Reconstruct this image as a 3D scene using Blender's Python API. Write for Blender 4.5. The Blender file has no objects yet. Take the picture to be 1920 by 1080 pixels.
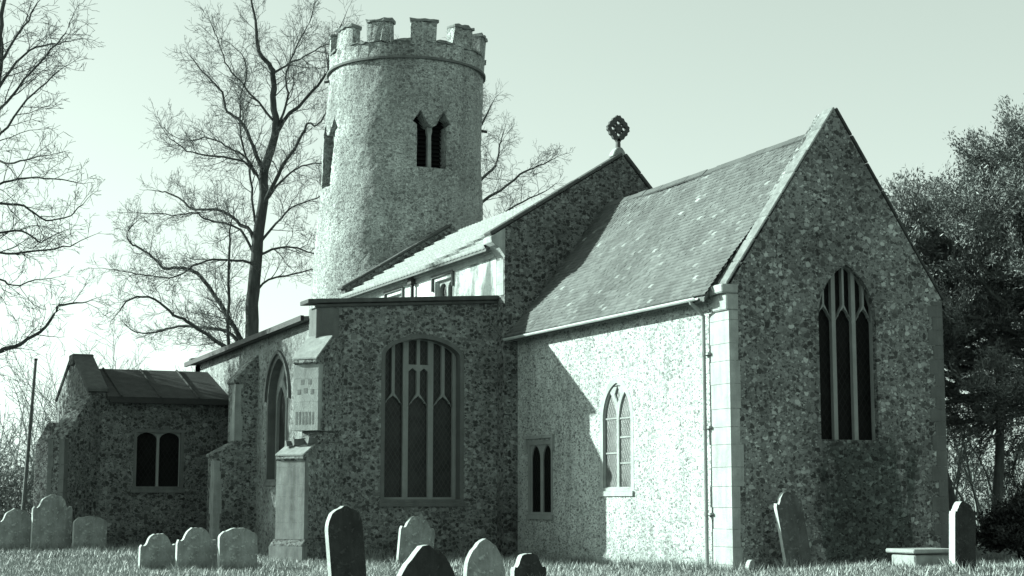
import bpy, bmesh, math, random
import numpy as np
from mathutils import Vector, Matrix
from mathutils.geometry import tessellate_polygon

scene = bpy.context.scene
COL = scene.collection
R = math.radians
# axes: +X north, +Y west, +Z up.  The camera stands south-east of the church.

# ------------------------------------------------------------------ camera
cam = bpy.data.cameras.new("camera")
cam.sensor_width = 36.0
cam.lens = 57.19
cam.clip_end = 6000
cam_o = bpy.data.objects.new("camera", cam)
COL.objects.link(cam_o)
cam_o.location = (0, 0, 1.55)
cam_o.rotation_euler = (R(90 + 7.397), 0, R(-24.7))
scene.camera = cam_o

# ------------------------------------------------------------------ light
SUN = Vector((-5.27, 4.50, 2.72)).normalized()      # low sun in the south-west
EL = math.asin(SUN.z)
AZ = math.atan2(SUN.x, SUN.y)
TINT = (0.83, 1.0, 0.905, 1)                         # the toned print's pale green
w = bpy.data.worlds.new("World")
scene.world = w
w.use_nodes = True
nt = w.node_tree
nt.nodes.clear()
sky = nt.nodes.new("ShaderNodeTexSky")
sky.sky_type = 'NISHITA'
sky.sun_disc = False
sky.sun_elevation = EL
sky.sun_rotation = AZ
sky.altitude = 50
sky.air_density = 1.0
sky.dust_density = 1.2
bw = nt.nodes.new("ShaderNodeRGBToBW")
mul = nt.nodes.new("ShaderNodeMix"); mul.data_type = 'RGBA'; mul.blend_type = 'MULTIPLY'
mul.inputs[0].default_value = 1
bg = nt.nodes.new("ShaderNodeBackground")
bg.inputs[1].default_value = 0.115
out = nt.nodes.new("ShaderNodeOutputWorld")
mul.inputs[7].default_value = TINT
veil = nt.nodes.new("ShaderNodeMix"); veil.data_type = 'FLOAT'    # constant level mixed in to even the clear sky out
veil.inputs[0].default_value = 0.36; veil.inputs[3].default_value = 2.8
nt.links.new(sky.outputs[0], bw.inputs[0])
nt.links.new(bw.outputs[0], veil.inputs[2]); nt.links.new(veil.outputs[0], mul.inputs[6])
nt.links.new(mul.outputs[2], bg.inputs[0])
nt.links.new(bg.outputs[0], out.inputs[0])
sl = bpy.data.lights.new("sun", 'SUN')
sl.energy = 5.0
sl.angle = R(0.6)
sl.color = (0.86, 1.0, 0.92)
so = bpy.data.objects.new("sun", sl)
COL.objects.link(so)
so.rotation_euler = SUN.to_track_quat('Z', 'Y').to_euler()
vs = scene.view_settings
scene.display_settings.display_device = 'sRGB'
vs.view_transform = 'Standard'
vs.look = 'None'
vs.gamma = 1.0
vs.use_curve_mapping = False
vs.exposure = 1.33

# ------------------------------------------------------------------ materials
def g(v):
    return (v * 0.92, v, v * 0.97, 1)

class N:
    """small node builder"""
    def __init__(self, name, rough=0.9, spec=0.25):
        m = bpy.data.materials.new(name); m.use_nodes = True
        self.m = m; self.t = m.node_tree
        self.t.nodes.clear()
        self.o = self.t.nodes.new("ShaderNodeOutputMaterial")
        self.p = self.t.nodes.new("ShaderNodeBsdfPrincipled")
        self.p.inputs['Roughness'].default_value = rough
        self.p.inputs['Specular IOR Level'].default_value = spec
        self.t.links.new(self.p.outputs[0], self.o.inputs[0])
        tc = self.t.nodes.new("ShaderNodeTexCoord")
        self.co = tc.outputs['Object']
    def n(self, ty, **kw):
        x = self.t.nodes.new(ty)
        for k, v in kw.items(): setattr(x, k, v)
        return x
    def l(self, a, b): self.t.links.new(a, b)
    def mapping(self, scale, src=None, rot=(0, 0, 0)):
        x = self.n("ShaderNodeMapping")
        x.inputs['Scale'].default_value = scale
        x.inputs['Rotation'].default_value = rot
        self.l(src or self.co, x.inputs[0]); return x.outputs[0]
    def noise(self, scale, detail=4, src=None, rough=0.6, dist=0.0):
        x = self.n("ShaderNodeTexNoise")
        x.inputs['Scale'].default_value = scale; x.inputs['Detail'].default_value = detail
        x.inputs['Roughness'].default_value = rough; x.inputs['Distortion'].default_value = dist
        self.l(src or self.co, x.inputs['Vector']); return x.outputs['Fac']
    def vor(self, scale, feature='F1', src=None):
        x = self.n("ShaderNodeTexVoronoi", feature=feature)
        x.inputs['Scale'].default_value = scale
        self.l(src or self.co, x.inputs['Vector']); return x
    def ramp(self, fac, stops, interp='LINEAR'):
        x = self.n("ShaderNodeValToRGB"); cr = x.color_ramp; cr.interpolation = interp
        while len(cr.elements) < len(stops): cr.elements.new(0.5)
        for e, (p, v) in zip(cr.elements, stops):
            e.position = p; e.color = g(v) if not isinstance(v, tuple) else v
        self.l(fac, x.inputs[0]); return x.outputs[0]
    def fl(self, fac, a, b, c=0.0, d=1.0):
        x = self.n("ShaderNodeMapRange")
        for i, v in zip((1, 2, 3, 4), (a, b, c, d)): x.inputs[i].default_value = v
        self.l(fac, x.inputs[0]); return x.outputs[0]
    def mix(self, fac, a, b, mode='MIX'):
        x = self.n("ShaderNodeMix", data_type='RGBA', blend_type=mode)
        for s, v in ((0, fac), (6, a), (7, b)):
            if hasattr(v, 'is_linked'): self.l(v, x.inputs[s])
            else: x.inputs[s].default_value = v
        return x.outputs[2]
    def math(self, op, a, b=0.0):
        x = self.n("ShaderNodeMath", operation=op)
        for s, v in ((0, a), (1, b)):
            if hasattr(v, 'is_linked'): self.l(v, x.inputs[s])
            else: x.inputs[s].default_value = v
        return x.outputs[0]
    def warp(self, amt, scale, src=None):
        nz = self.n("ShaderNodeTexNoise"); nz.inputs['Scale'].default_value = scale
        nz.inputs['Detail'].default_value = 2
        self.l(src or self.co, nz.inputs['Vector'])
        s = self.n("ShaderNodeVectorMath", operation='SUBTRACT')
        self.l(nz.outputs['Color'], s.inputs[0]); s.inputs[1].default_value = (0.5, 0.5, 0.5)
        m = self.n("ShaderNodeVectorMath", operation='SCALE')
        self.l(s.outputs[0], m.inputs[0]); m.inputs['Scale'].default_value = amt
        a = self.n("ShaderNodeVectorMath", operation='ADD')
        self.l(src or self.co, a.inputs[0]); self.l(m.outputs[0], a.inputs[1])
        return a.outputs[0]
    def col(self, c): self.l(c, self.p.inputs['Base Color'])
    def bump(self, h, strength=0.5, dist=0.03):
        b = self.n("ShaderNodeBump"); b.inputs['Strength'].default_value = strength
        b.inputs['Distance'].default_value = dist
        self.l(h, b.inputs['Height']); self.l(b.outputs[0], self.p.inputs['Normal'])

def flint(name, mortar, stops, scale=7.5, edge=None, bump=0.8, zs=1.3, patch=(0.65, 1.25),
          extra=None, bdist=0.035, size=(0.26, 0.58)):
    """flints of many sizes bedded in mortar: big ones, then small ones between them"""
    k = N(name, 0.85, 0.25)
    v = k.mapping((1, 1, zs), k.warp(0.075, 19, k.warp(0.09, 6)))
    fine = k.noise(70, 4)
    mor = k.ramp(k.math('ADD', k.math('MULTIPLY', fine, 0.5), k.math('MULTIPLY', k.noise(5, 4), 0.5)), [(0.3, mortar * 0.65), (0.7, mortar * 1.25)])
    c = mor; hh = None
    for sc, lo, hi in ((scale * 2.3, size[0], size[1] * 0.95), (scale, size[0], size[1])):
        f1 = k.vor(sc, 'F1', v)
        sep = k.n("ShaderNodeSeparateColor"); k.l(f1.outputs['Color'], sep.inputs[0])
        rad = k.fl(sep.outputs[1], 0, 1, lo, hi)
        mk = k.fl(k.math('SUBTRACT', rad, f1.outputs['Distance']), -0.04, 0.08)
        st = k.ramp(k.math('ADD', k.math('MULTIPLY', sep.outputs[0], 0.85), k.math('MULTIPLY', k.noise(35, 3), 0.15)), stops)
        c = k.mix(mk, c, st)
        h = k.math('MULTIPLY', mk, k.fl(sep.outputs[2], 0, 1, 0.4, 1.0))
        hh = h if hh is None else k.math('MAXIMUM', hh, h)
    pn = k.fl(k.noise(0.6, 6), 0.3, 0.7, patch[0], patch[1])
    c = k.mix(1.0, c, pn, 'MULTIPLY')
    if extra: c = extra(k, c)
    k.col(c)
    k.bump(k.math('ADD', hh, k.math('MULTIPLY', fine, 0.3)), bump, bdist)
    return k.m

def stone(name, v, var=0.3, rough=0.9, sc=3.0, bump=0.4, streak=0.0):
    k = N(name, rough, 0.2)
    a = k.noise(sc, 6); b = k.noise(sc * 12, 4)
    s = k.math('ADD', k.math('MULTIPLY', a, 0.7), k.math('MULTIPLY', b, 0.3))
    if streak:
        st = k.noise(2.0, 4, k.mapping((3, 3, 0.35)))
        s = k.math('ADD', k.math('MULTIPLY', s, 1 - streak), k.math('MULTIPLY', st, streak))
    k.col(k.ramp(s, [(0.3, v * (1 - var)), (0.55, v), (0.72, v * (1 + var))]))
    k.bump(b, bump, 0.02)
    return k.m

def stained(k, c):        # damp stain streaking down the east wall under its window
    s = k.n("ShaderNodeSeparateXYZ"); k.l(k.co, s.inputs[0])
    n1 = k.noise(2.1, 6, k.mapping((1, 1, 0.3)))
    x = k.math('ADD', s.outputs[0], k.fl(n1, 0.2, 0.8, -0.9, 0.9))
    zc = k.math('ADD', s.outputs[2], k.fl(n1, 0, 1, -0.6, 0.6))
    a = k.math('MULTIPLY', k.fl(x, 20.2, 20.5), k.fl(x, 22.7, 22.4))
    a = k.math('MULTIPLY', a, k.fl(zc, 3.3, 2.5))
    return k.mix(a, c, k.mix(1.0, c, g(0.42), 'MULTIPLY'))

def green_streaks(k, c):  # dark run-off streaks on the clerestory
    s = k.n("ShaderNodeSeparateXYZ"); k.l(k.co, s.inputs[0])
    n1 = k.noise(1.1, 4, k.mapping((1, 1, 0.3)))
    a = k.math('MULTIPLY', k.fl(s.outputs[1], 42.6, 41.0), k.fl(n1, 0.36, 0.52))
    return k.mix(a, c, k.mix(1.0, c, g(0.22), 'MULTIPLY'))

M = {}
def weathered(k, c):      # run-off streaks and a damp foot
    st = k.fl(k.noise(1.6, 5, k.mapping((1.6, 1.6, 0.25))), 0.35, 0.7, 1.08, 0.74)
    c = k.mix(1.0, c, st, 'MULTIPLY')
    sp = k.n("ShaderNodeSeparateXYZ"); k.l(k.co, sp.inputs[0])
    zc = k.math('ADD', sp.outputs[2], k.fl(k.noise(2.2, 5), 0, 1, -0.5, 0.5))
    return k.mix(k.fl(zc, 0.75, 0.0, 0.0, 0.55), c, k.mix(1.0, c, g(0.4), 'MULTIPLY'))
def tower_skin(k, c):     # remains of plaster, run-off streaks
    st = k.fl(k.noise(1.2, 5, k.mapping((1.6, 1.6, 0.2))), 0.38, 0.68, 1.1, 0.72)
    pl = k.math('MULTIPLY', k.fl(k.noise(0.45, 6), 0.50, 0.60), 0.4)
    return k.mix(1.0, k.mix(pl, c, g(0.38)), st, 'MULTIPLY')
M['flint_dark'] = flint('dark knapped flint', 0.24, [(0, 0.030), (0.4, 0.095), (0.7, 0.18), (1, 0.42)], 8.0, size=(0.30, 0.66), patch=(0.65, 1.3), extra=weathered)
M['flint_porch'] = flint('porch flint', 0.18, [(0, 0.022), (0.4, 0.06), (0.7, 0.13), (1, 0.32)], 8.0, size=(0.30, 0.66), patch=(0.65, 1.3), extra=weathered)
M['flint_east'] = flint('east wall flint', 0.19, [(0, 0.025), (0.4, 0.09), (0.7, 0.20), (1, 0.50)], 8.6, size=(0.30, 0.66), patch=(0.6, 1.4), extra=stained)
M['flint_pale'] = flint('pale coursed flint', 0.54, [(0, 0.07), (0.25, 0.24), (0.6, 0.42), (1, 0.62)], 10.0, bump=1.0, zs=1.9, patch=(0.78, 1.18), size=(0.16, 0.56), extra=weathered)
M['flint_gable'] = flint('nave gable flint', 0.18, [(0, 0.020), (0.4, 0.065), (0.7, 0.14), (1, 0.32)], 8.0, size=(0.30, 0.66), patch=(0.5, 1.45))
M['flint_tower'] = flint('tower rubble flint', 0.46, [(0, 0.12), (0.4, 0.28), (0.75, 0.44), (1, 0.66)], 7.5, bump=1.0, bdist=0.10, patch=(0.68, 1.30), extra=tower_skin)
M['flint_aisle'] = flint('aisle wall flint', 0.30, [(0, 0.06), (0.4, 0.13), (0.75, 0.26), (1, 0.42)], 8.0, extra=weathered)
M['render'] = flint('limewashed rubble', 0.62, [(0, 0.42), (0.5, 0.56), (1, 0.70)], 7.0, bump=0.35, extra=green_streaks)
M['ashlar'] = stone('ashlar', 0.31, 0.5, bump=0.8, streak=0.4)
M['ashlar_pale'] = stone('pale ashlar', 0.36, 0.45, sc=4, bump=0.7, streak=0.4)
M['ashlar_mid'] = stone('stained ashlar', 0.22, 0.6, sc=4, bump=0.9, streak=0.5)
M['ashlar_dim'] = stone('weathered ashlar', 0.125, 0.4, streak=0.4)
M['tracery'] = stone('tracery stone', 0.24, 0.25, streak=0.4)
M['tracery_dark'] = stone('weathered tracery stone', 0.11, 0.3, streak=0.4)
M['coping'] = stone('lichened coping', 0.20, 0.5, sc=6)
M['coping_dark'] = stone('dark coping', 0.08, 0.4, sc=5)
def lichened(name, v, lich):
    k = N(name, 0.92, 0.15)
    a = k.noise(4, 6); st = k.noise(3, 4, k.mapping((3, 3, 0.4)))
    c = k.ramp(k.math('ADD', k.math('MULTIPLY', a, 0.6), k.math('MULTIPLY', st, 0.4)), [(0.32, v * 0.45), (0.52, v), (0.70, v * 1.5)])
    bl = k.fl(k.noise(11, 5, k.warp(0.2, 3)), 0.56, 0.63); sp = k.fl(k.noise(38, 3), 0.62, 0.68)
    c = k.mix(k.math('MULTIPLY', bl, 0.65), c, g(lich)); c = k.mix(k.math('MULTIPLY', sp, 0.6), c, g(v * 0.35))
    k.col(c); k.bump(k.math('ADD', k.noise(30, 4), bl), 0.7, 0.015); return k.m
M['headstone'] = lichened('lichened headstone', 0.24, 0.50)
M['headstone_shade'] = lichened('headstone with shade painted in', 0.09, 0.20)  # darker copy: the chancel's shade is put into the stone colour
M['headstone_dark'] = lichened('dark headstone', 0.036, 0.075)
M['headstone_pale'] = stone('pale headstone', 0.30, 0.3, sc=5)
M['sun_edge'] = stone('stone edge with sunlight painted in', 0.42, 0.35, sc=7)  # sunlight catching the stone edges, painted in as a paler tone
M['panel'] = stone('knapped panel', 0.17, 0.5, sc=9)
M['iron'] = stone('dark iron', 0.03, 0.3, rough=0.6)
M['pipe'] = stone('painted iron pipe', 0.30, 0.2, rough=0.5)
M['gutter'] = stone('pale gutter', 0.5, 0.2, rough=0.6)
M['wood'] = stone('weathered wood', 0.14, 0.4, sc=8)
M['void'] = stone('dark louvre', 0.012, 0.3)

def glass(name, base, lat, per, rough=0.15, spec=0.5):
    k = N(name, rough, spec)
    s = k.n("ShaderNodeSeparateXYZ"); k.l(k.co, s.inputs[0])
    h = k.math('ADD', s.outputs[0], s.outputs[1])
    d1 = k.math('ADD', k.math('MULTIPLY', h, 1.0 / per), k.math('MULTIPLY', s.outputs[2], 0.62 / per))
    d2 = k.math('SUBTRACT', k.math('MULTIPLY', h, 1.0 / per), k.math('MULTIPLY', s.outputs[2], 0.62 / per))
    e1 = k.fl(k.math('ABSOLUTE', k.math('SUBTRACT', k.math('FRACT', d1), 0.5)), 0.42, 0.46)
    e2 = k.fl(k.math('ABSOLUTE', k.math('SUBTRACT', k.math('FRACT', d2), 0.5)), 0.42, 0.46)
    le = k.math('MAXIMUM', e1, e2)
    big = k.noise(2.3, 3)
    c = k.ramp(big, [(0.3, base * 0.5), (0.7, base * 1.6)])
    k.col(k.mix(le, c, g(lat)))
    k.bump(k.math('ADD', k.noise(7, 2), le), 0.25, 0.02)
    return k.m
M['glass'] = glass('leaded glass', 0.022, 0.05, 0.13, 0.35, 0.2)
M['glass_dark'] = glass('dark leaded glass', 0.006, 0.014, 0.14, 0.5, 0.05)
M['glass_lit'] = glass('sunlit leaded glass', 0.10, 0.035, 0.11, 0.35)  # paler copy of the glass, with sunlight put into its colour

def tile_mat():
    k = N('clay tiles', 0.85, 0.25)
    at = k.n("ShaderNodeAttribute", attribute_name='rnd')
    c = k.ramp(at.outputs['Fac'], [(0, 0.085), (0.5, 0.105), (0.96, 0.13), (0.99, 0.20), (1, 0.32)])
    pn = k.fl(k.noise(0.8, 5), 0.3, 0.7, 0.75, 1.25)
    lich = k.fl(k.noise(12, 5), 0.64, 0.76)
    c = k.mix(1.0, c, pn, 'MULTIPLY')
    k.col(k.mix(k.math('MULTIPLY', lich, 0.4), c, g(0.30)))
    k.bump(k.noise(40, 3), 0.3, 0.01)
    return k.m
M['tile'] = tile_mat()
def lead_mat():
    k = N('lead sheet', 0.6, 0.4)
    a = k.noise(1.2, 5, k.mapping((0.4, 3, 1))); b = k.noise(8, 4)
    c = k.ramp(k.math('ADD', k.math('MULTIPLY', a, 0.6), k.math('MULTIPLY', b, 0.4)), [(0.3, 0.07), (0.5, 0.11), (0.7, 0.18)])
    k.col(c); k.bump(b, 0.3, 0.02); return k.m
M['lead'] = lead_mat()
M['slab_roof'] = stone('mossy slate', 0.04, 0.5, sc=3)
M['pantile'] = stone('pale pantiles', 0.26, 0.3, sc=5)

def bark_mat(name, v):
    k = N(name, 0.95, 0.1)
    a = k.noise(6, 5, k.mapping((1, 1, 0.25)))
    k.col(k.ramp(a, [(0.3, v * 0.6), (0.7, v * 1.4)])); k.bump(a, 0.6, 0.05); return k.m
M['bark'] = bark_mat('dark bark', 0.065)
M['twig'] = bark_mat('twig bark', 0.12)
M['scrub'] = bark_mat('pale scrub stems', 0.20)
M['yew_bark'] = bark_mat('yew bark', 0.13)
def leaf_mat(name, lo, hi):
    k = N(name, 0.55, 0.35)
    at = k.n("ShaderNodeAttribute", attribute_name='rnd')
    k.col(k.ramp(at.outputs['Fac'], [(0, lo), (1, hi)])); return k.m
M['yew_leaf'] = leaf_mat('yew foliage', 0.06, 0.24)
M['holly_leaf'] = leaf_mat('dark holly foliage', 0.02, 0.06)
M['hedge_leaf'] = leaf_mat('hedge foliage', 0.08, 0.22)
M['grass_blade'] = leaf_mat('grass blades', 0.14, 0.42)
def ground_mat():
    k = N('turf', 0.95, 0.1)
    a = k.noise(0.5, 6); b = k.noise(14, 4)
    s = k.math('ADD', k.math('MULTIPLY', a, 0.5), k.math('MULTIPLY', b, 0.5))
    k.col(k.ramp(s, [(0.3, 0.07), (0.5, 0.14), (0.7, 0.24)])); k.bump(b, 0.8, 0.08); return k.m
M['turf'] = ground_mat()

# ------------------------------------------------------------------ object helpers
def link(o, parent=None):
    COL.objects.link(o)
    if parent is not None: o.parent = parent
    return o
def obj(name, me, mat, parent=None, smooth=False):
    me.name = name
    if mat is not None:
        me.materials.clear(); me.materials.append(M[mat])
    if smooth:
        me.polygons.foreach_set('use_smooth', [True] * len(me.polygons))
    return link(bpy.data.objects.new(name, me), parent)
def thing(name, label, cat, loc=(0, 0, 0), group=None):
    o = bpy.data.objects.new(name, None); o.empty_display_size = 0.3
    o.location = loc; link(o); tag(o, label, cat, group); return o
def tag(o, label, cat, group=None):
    o['label'] = label; o['category'] = cat
    if group: o['group'] = group
    return o
def from_np(verts, faces, rnd=None):
    """faces: (n,k) int array or list of such arrays"""
    me = bpy.data.meshes.new("m")
    fl = faces if isinstance(faces, list) else [faces]
    fl = [np.asarray(f, dtype=np.int32) for f in fl if len(f)]
    v = np.asarray(verts, dtype=np.float32)
    me.vertices.add(len(v)); me.vertices.foreach_set('co', v.ravel())
    loops = np.concatenate([f.ravel() for f in fl]); tot = np.concatenate([np.full(len(f), f.shape[1], np.int32) for f in fl])
    me.loops.add(len(loops)); me.loops.foreach_set('vertex_index', loops)
    me.polygons.add(len(tot))
    st = np.zeros(len(tot), np.int32); st[1:] = np.cumsum(tot)[:-1]
    me.polygons.foreach_set('loop_start', st); me.polygons.foreach_set('loop_total', tot)
    me.update(calc_edges=True)
    if rnd is not None:
        a = me.attributes.new('rnd', 'FLOAT', 'FACE'); a.data.foreach_set('value', np.asarray(rnd, np.float32))
    me.validate()
    return me

class MB:
    def __init__(self): self.bm = bmesh.new()
    def face(self, pts):
        return self.bm.faces.new([self.bm.verts.new(p) for p in pts])
    def hexa(self, p):   # 8 pts: bottom 4 ccw, top 4 ccw
        v = [self.bm.verts.new(q) for q in p]
        for f in ((3, 2, 1, 0), (4, 5, 6, 7), (0, 1, 5, 4), (1, 2, 6, 5), (2, 3, 7, 6), (3, 0, 4, 7)):
            self.bm.faces.new([v[i] for i in f])
    def box(self, a, b):
        (x0, y0, z0), (x1, y1, z1) = a, b
        self.hexa([(x0, y0, z0), (x1, y0, z0), (x1, y1, z0), (x0, y1, z0), (x0, y0, z1), (x1, y0, z1), (x1, y1, z1), (x0, y1, z1)])
    def slab(self, outer, holes, fr, t, w0=0.0):
        """polygon with holes in frame fr=(O,U,V,Nrm); outer face at w0 along the normal, going inwards t"""
        O, U, V, W = fr
        loops = [outer] + list(holes)
        flat = [p for l in loops for p in l]
        tris = tessellate_polygon([[Vector((p[0], p[1], 0)) for p in l] for l in loops])
        P = lambda p, d: O + U * p[0] + V * p[1] + W * d
        f = [self.bm.verts.new(P(p, w0)) for p in flat]
        b = [self.bm.verts.new(P(p, w0 - t)) for p in flat]
        for tri in tris:
            if len(set(tri)) < 3: continue
            try:
                self.bm.faces.new([f[i] for i in tri]); self.bm.faces.new([b[i] for i in reversed(tri)])
            except ValueError: pass
        s = 0
        for l in loops:
            n = len(l)
            for i in range(n):
                j = (i + 1) % n
                try: self.bm.faces.new((f[s + i], f[s + j], b[s + j], b[s + i]))
                except ValueError: pass
            s += n
    def tube(self, pts, r, k=8, cap=True):
        pts = [Vector(p) for p in pts]; rr = r if isinstance(r, (list, tuple)) else [r] * len(pts)
        rings = []
        for i, p in enumerate(pts):
            d = (pts[min(i + 1, len(pts) - 1)] - pts[max(i - 1, 0)]).normalized()
            a = d.cross(Vector((0.31, 0.2, 0.93)) if abs(d.z) < 0.9 else Vector((1, 0, 0))).normalized(); b = d.cross(a)
            rings.append([self.bm.verts.new(p + (a * math.cos(2 * math.pi * j / k) + b * math.sin(2 * math.pi * j / k)) * rr[i]) for j in range(k)])
        for A, B in zip(rings, rings[1:]):
            for j in range(k): self.bm.faces.new((A[j], A[(j + 1) % k], B[(j + 1) % k], B[j]))
        if cap:
            self.bm.faces.new(rings[0][::-1]); self.bm.faces.new(rings[-1])
    def arc(self, cf, r0, r1, a0, a1, z0, z1, n):
        """curved block; cf(z)->centre"""
        for i in range(n):
            b0 = a0 + (a1 - a0) * i / n; b1 = a0 + (a1 - a0) * (i + 1) / n
            def q(r, a, z):
                c = cf(z); return (c[0] + r * math.cos(a), c[1] + r * math.sin(a), z)
            self.hexa([q(r0, b0, z0), q(r1, b0, z0), q(r1, b1, z0), q(r0, b1, z0), q(r0, b0, z1), q(r1, b0, z1), q(r1, b1, z1), q(r0, b1, z1)])
    def build(self, name, mat, parent=None, bevel=0.0, smooth=False, weld=True):
        if weld: bmesh.ops.remove_doubles(self.bm, verts=self.bm.verts, dist=1e-4)
        bmesh.ops.recalc_face_normals(self.bm, faces=self.bm.faces)
        if bevel:
            es = [e for e in self.bm.edges if len(e.link_faces) == 2 and e.calc_face_angle(0) > 0.6]
            bmesh.ops.bevel(self.bm, geom=es, offset=bevel, segments=1, affect='EDGES', clamp_overlap=True)
        me = bpy.data.meshes.new(name); self.bm.to_mesh(me); self.bm.free()
        return obj(name, me, mat, parent, smooth)

X_, Y_, Z_ = Vector((1, 0, 0)), Vector((0, 1, 0)), Vector((0, 0, 1))
def east(y): return (Vector((0, y, 0)), X_, Z_, -Y_)      # u = x, faces the viewer (east)
def south(x): return (Vector((x, 0, 0)), Y_, Z_, -X_)      # u = y, faces south
def west(y): return (Vector((0, y, 0)), X_, Z_, Y_)
def north(x): return (Vector((x, 0, 0)), Y_, Z_, X_)

def arch(u0, u1, z0, zs, za, n=9, flat=False):
    """outline of an arched opening, ccw from the sill"""
    c = (u0 + u1) / 2; hw = (u1 - u0) / 2; h = za - zs
    pts = [(u0, z0), (u1, z0)]
    if flat:
        for i in range(n + 1):
            a = math.pi / 2 * i / n
            pts.append((c + hw * math.cos(a), zs + h * (0.86 * math.sin(a) + 0.14 * (1 - math.cos(a)))))
    else:
        r = (hw * hw + h * h) / (2 * hw)
        a1 = math.atan2(h, r - hw) if r != hw else math.pi / 2
        for i in range(n + 1):
            a = a1 * i / n
            pts.append((c + hw - r + r * math.cos(a), zs + r * math.sin(a)))
    m = pts[2:-1]
    pts += [(2 * c - u, z) for u, z in reversed(m)]
    return pts
def grow_out(pts, d):
    n = len(pts); o = []
    for i in range(n):
        a, b, c = Vector(pts[i - 1]), Vector(pts[i]), Vector(pts[(i + 1) % n])
        e1 = (b - a).normalized(); e2 = (c - b).normalized()
        n1 = Vector((e1.y, -e1.x)); n2 = Vector((e2.y, -e2.x)); m = (n1 + n2)
        m = m / max(0.3, m.dot(n1)) if m.length > 1e-6 else n1
        o.append((b.x + m.x * d, b.y + m.y * d))
    return o
def rect(u0, v0, u1, v1): return [(u0, v0), (u1, v0), (u1, v1), (u0, v1)]

def window(parent, fr, outline, lights, tm='tracery', gm='glass', surround=0.16, sm='ashlar_dim', depth=0.16, pd=0.10, hood=False, label=None, sill=True, bars=None):
    b = MB(); b.slab(grow_out(outline, 0.03), lights, fr, 0.16, -depth)
    wn = b.build('window', tm, parent, bevel=0.015)
    if label: wn['label'] = label
    b = MB(); b.slab(grow_out(outline, 0.02), [], fr, 0.03, -depth - pd)
    b.build('pane', gm, wn)
    if surround:
        b = MB(); b.slab(grow_out(outline, surround), [grow_out(outline, -0.045)], fr, depth + 0.01, 0.006)
        b.build('surround', sm, wn)
    if hood:
        o2 = [p for p in grow_out(outline, surround + 0.09)][2:]; o1 = [p for p in grow_out(outline, surround + 0.004)][2:]
        b = MB(); b.slab(o2 + o1[::-1], [], fr, 0.12, 0.075)
        b.build('hood_mould', sm, wn)
    if bars:
        for (u0, u1, z) in bars:
            b = MB(); b.slab(rect(u0, z - 0.018, u1, z + 0.018), [], fr, 0.02, -depth - pd + 0.022); b.build('saddle_bar', 'ashlar', wn)
    if sill:
        us = [p[0] for p in outline]; z0 = min(p[1] for p in outline); O, U, V, W = fr
        b = MB(); u0, u1 = min(us) - 0.1, max(us) + 0.1
        P = lambda u, v, d: O + U * u + V * v + W * d
        b.hexa([P(u0, z0 - 0.14, 0.05), P(u1, z0 - 0.14, 0.05), P(u1, z0 - 0.14, -0.3), P(u0, z0 - 0.14, -0.3),
                P(u0, z0 - 0.03, 0.05), P(u1, z0 - 0.03, 0.05), P(u1, z0 + 0.012, -0.16), P(u0, z0 + 0.012, -0.16)])
        b.build('sill', sm, wn)
    return wn
def perp_lights(u0, u1, z0, zs_l, za_l, top, mull=0.11, centre_bar=None, sub=0.06):
    """three arched lights with panel tracery above; top(u)-> height of the arch soffit"""
    W_ = (u1 - u0 - 2 * mull) / 3; Ls = []
    for i in range(3):
        a = u0 + i * (W_ + mull); b = a + W_; c = (a + b) / 2
        hh_ = za_l - zs_l; w_ = W_
        half = [(0.5, 0.0), (0.49, 0.28), (0.43, 0.46), (0.33, 0.50), (0.30, 0.62), (0.20, 0.78), (0.07, 0.90), (0.0, 1.0)]    # cusped ogee head
        Ls.append([(a, z0), (b, z0)] + [(c + u * w_, zs_l + v * hh_) for u, v in half] + [(c - u * w_, zs_l + v * hh_) for u, v in half[-2::-1]])
        for (p, q, side) in ((a, c - sub / 2, 0), (c + sub / 2, b, 1)):
            # panel over half a light, its foot following the light's arch
            zi = za_l + 0.05; zo = zs_l + 0.10
            bl, br = (zo, zi) if side == 0 else (zi, zo)
            segs = [(p, bl), (q, br)]
            zc = centre_bar if (centre_bar and i == 1) else None
            def cap(lo_pts, pa, qa):
                t0, t1, tm_ = top(pa) - 0.07, top(qa) - 0.07, top((pa + qa) / 2) - 0.05
                return lo_pts + [(qa, t1), ((pa + qa) / 2, min(tm_, max(t0, t1) + 0.08)), (pa, t0)]
            if zc:
                Ls.append([(p, bl), (q, br), (q, zc - 0.14), ((p + q) / 2, zc - 0.05), (p, zc - 0.14)])
                Ls.append(cap([(p, zc + 0.04), (q, zc + 0.04)], p, q))
            else:
                Ls.append(cap(segs, p, q))
    return Ls
def top_of(outline):
    pts = outline[2:]
    def f(u):
        best = None
        for (a, b) in zip(pts, pts[1:]):
            if min(a[0], b[0]) - 1e-6 <= u <= max(a[0], b[0]) + 1e-6 and abs(a[0] - b[0]) > 1e-9:
                z = a[1] + (b[1] - a[1]) * (u - a[0]) / (b[0] - a[0])
                best = z if best is None else max(best, z)
        return best if best is not None else min(p[1] for p in pts)
    return f

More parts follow.
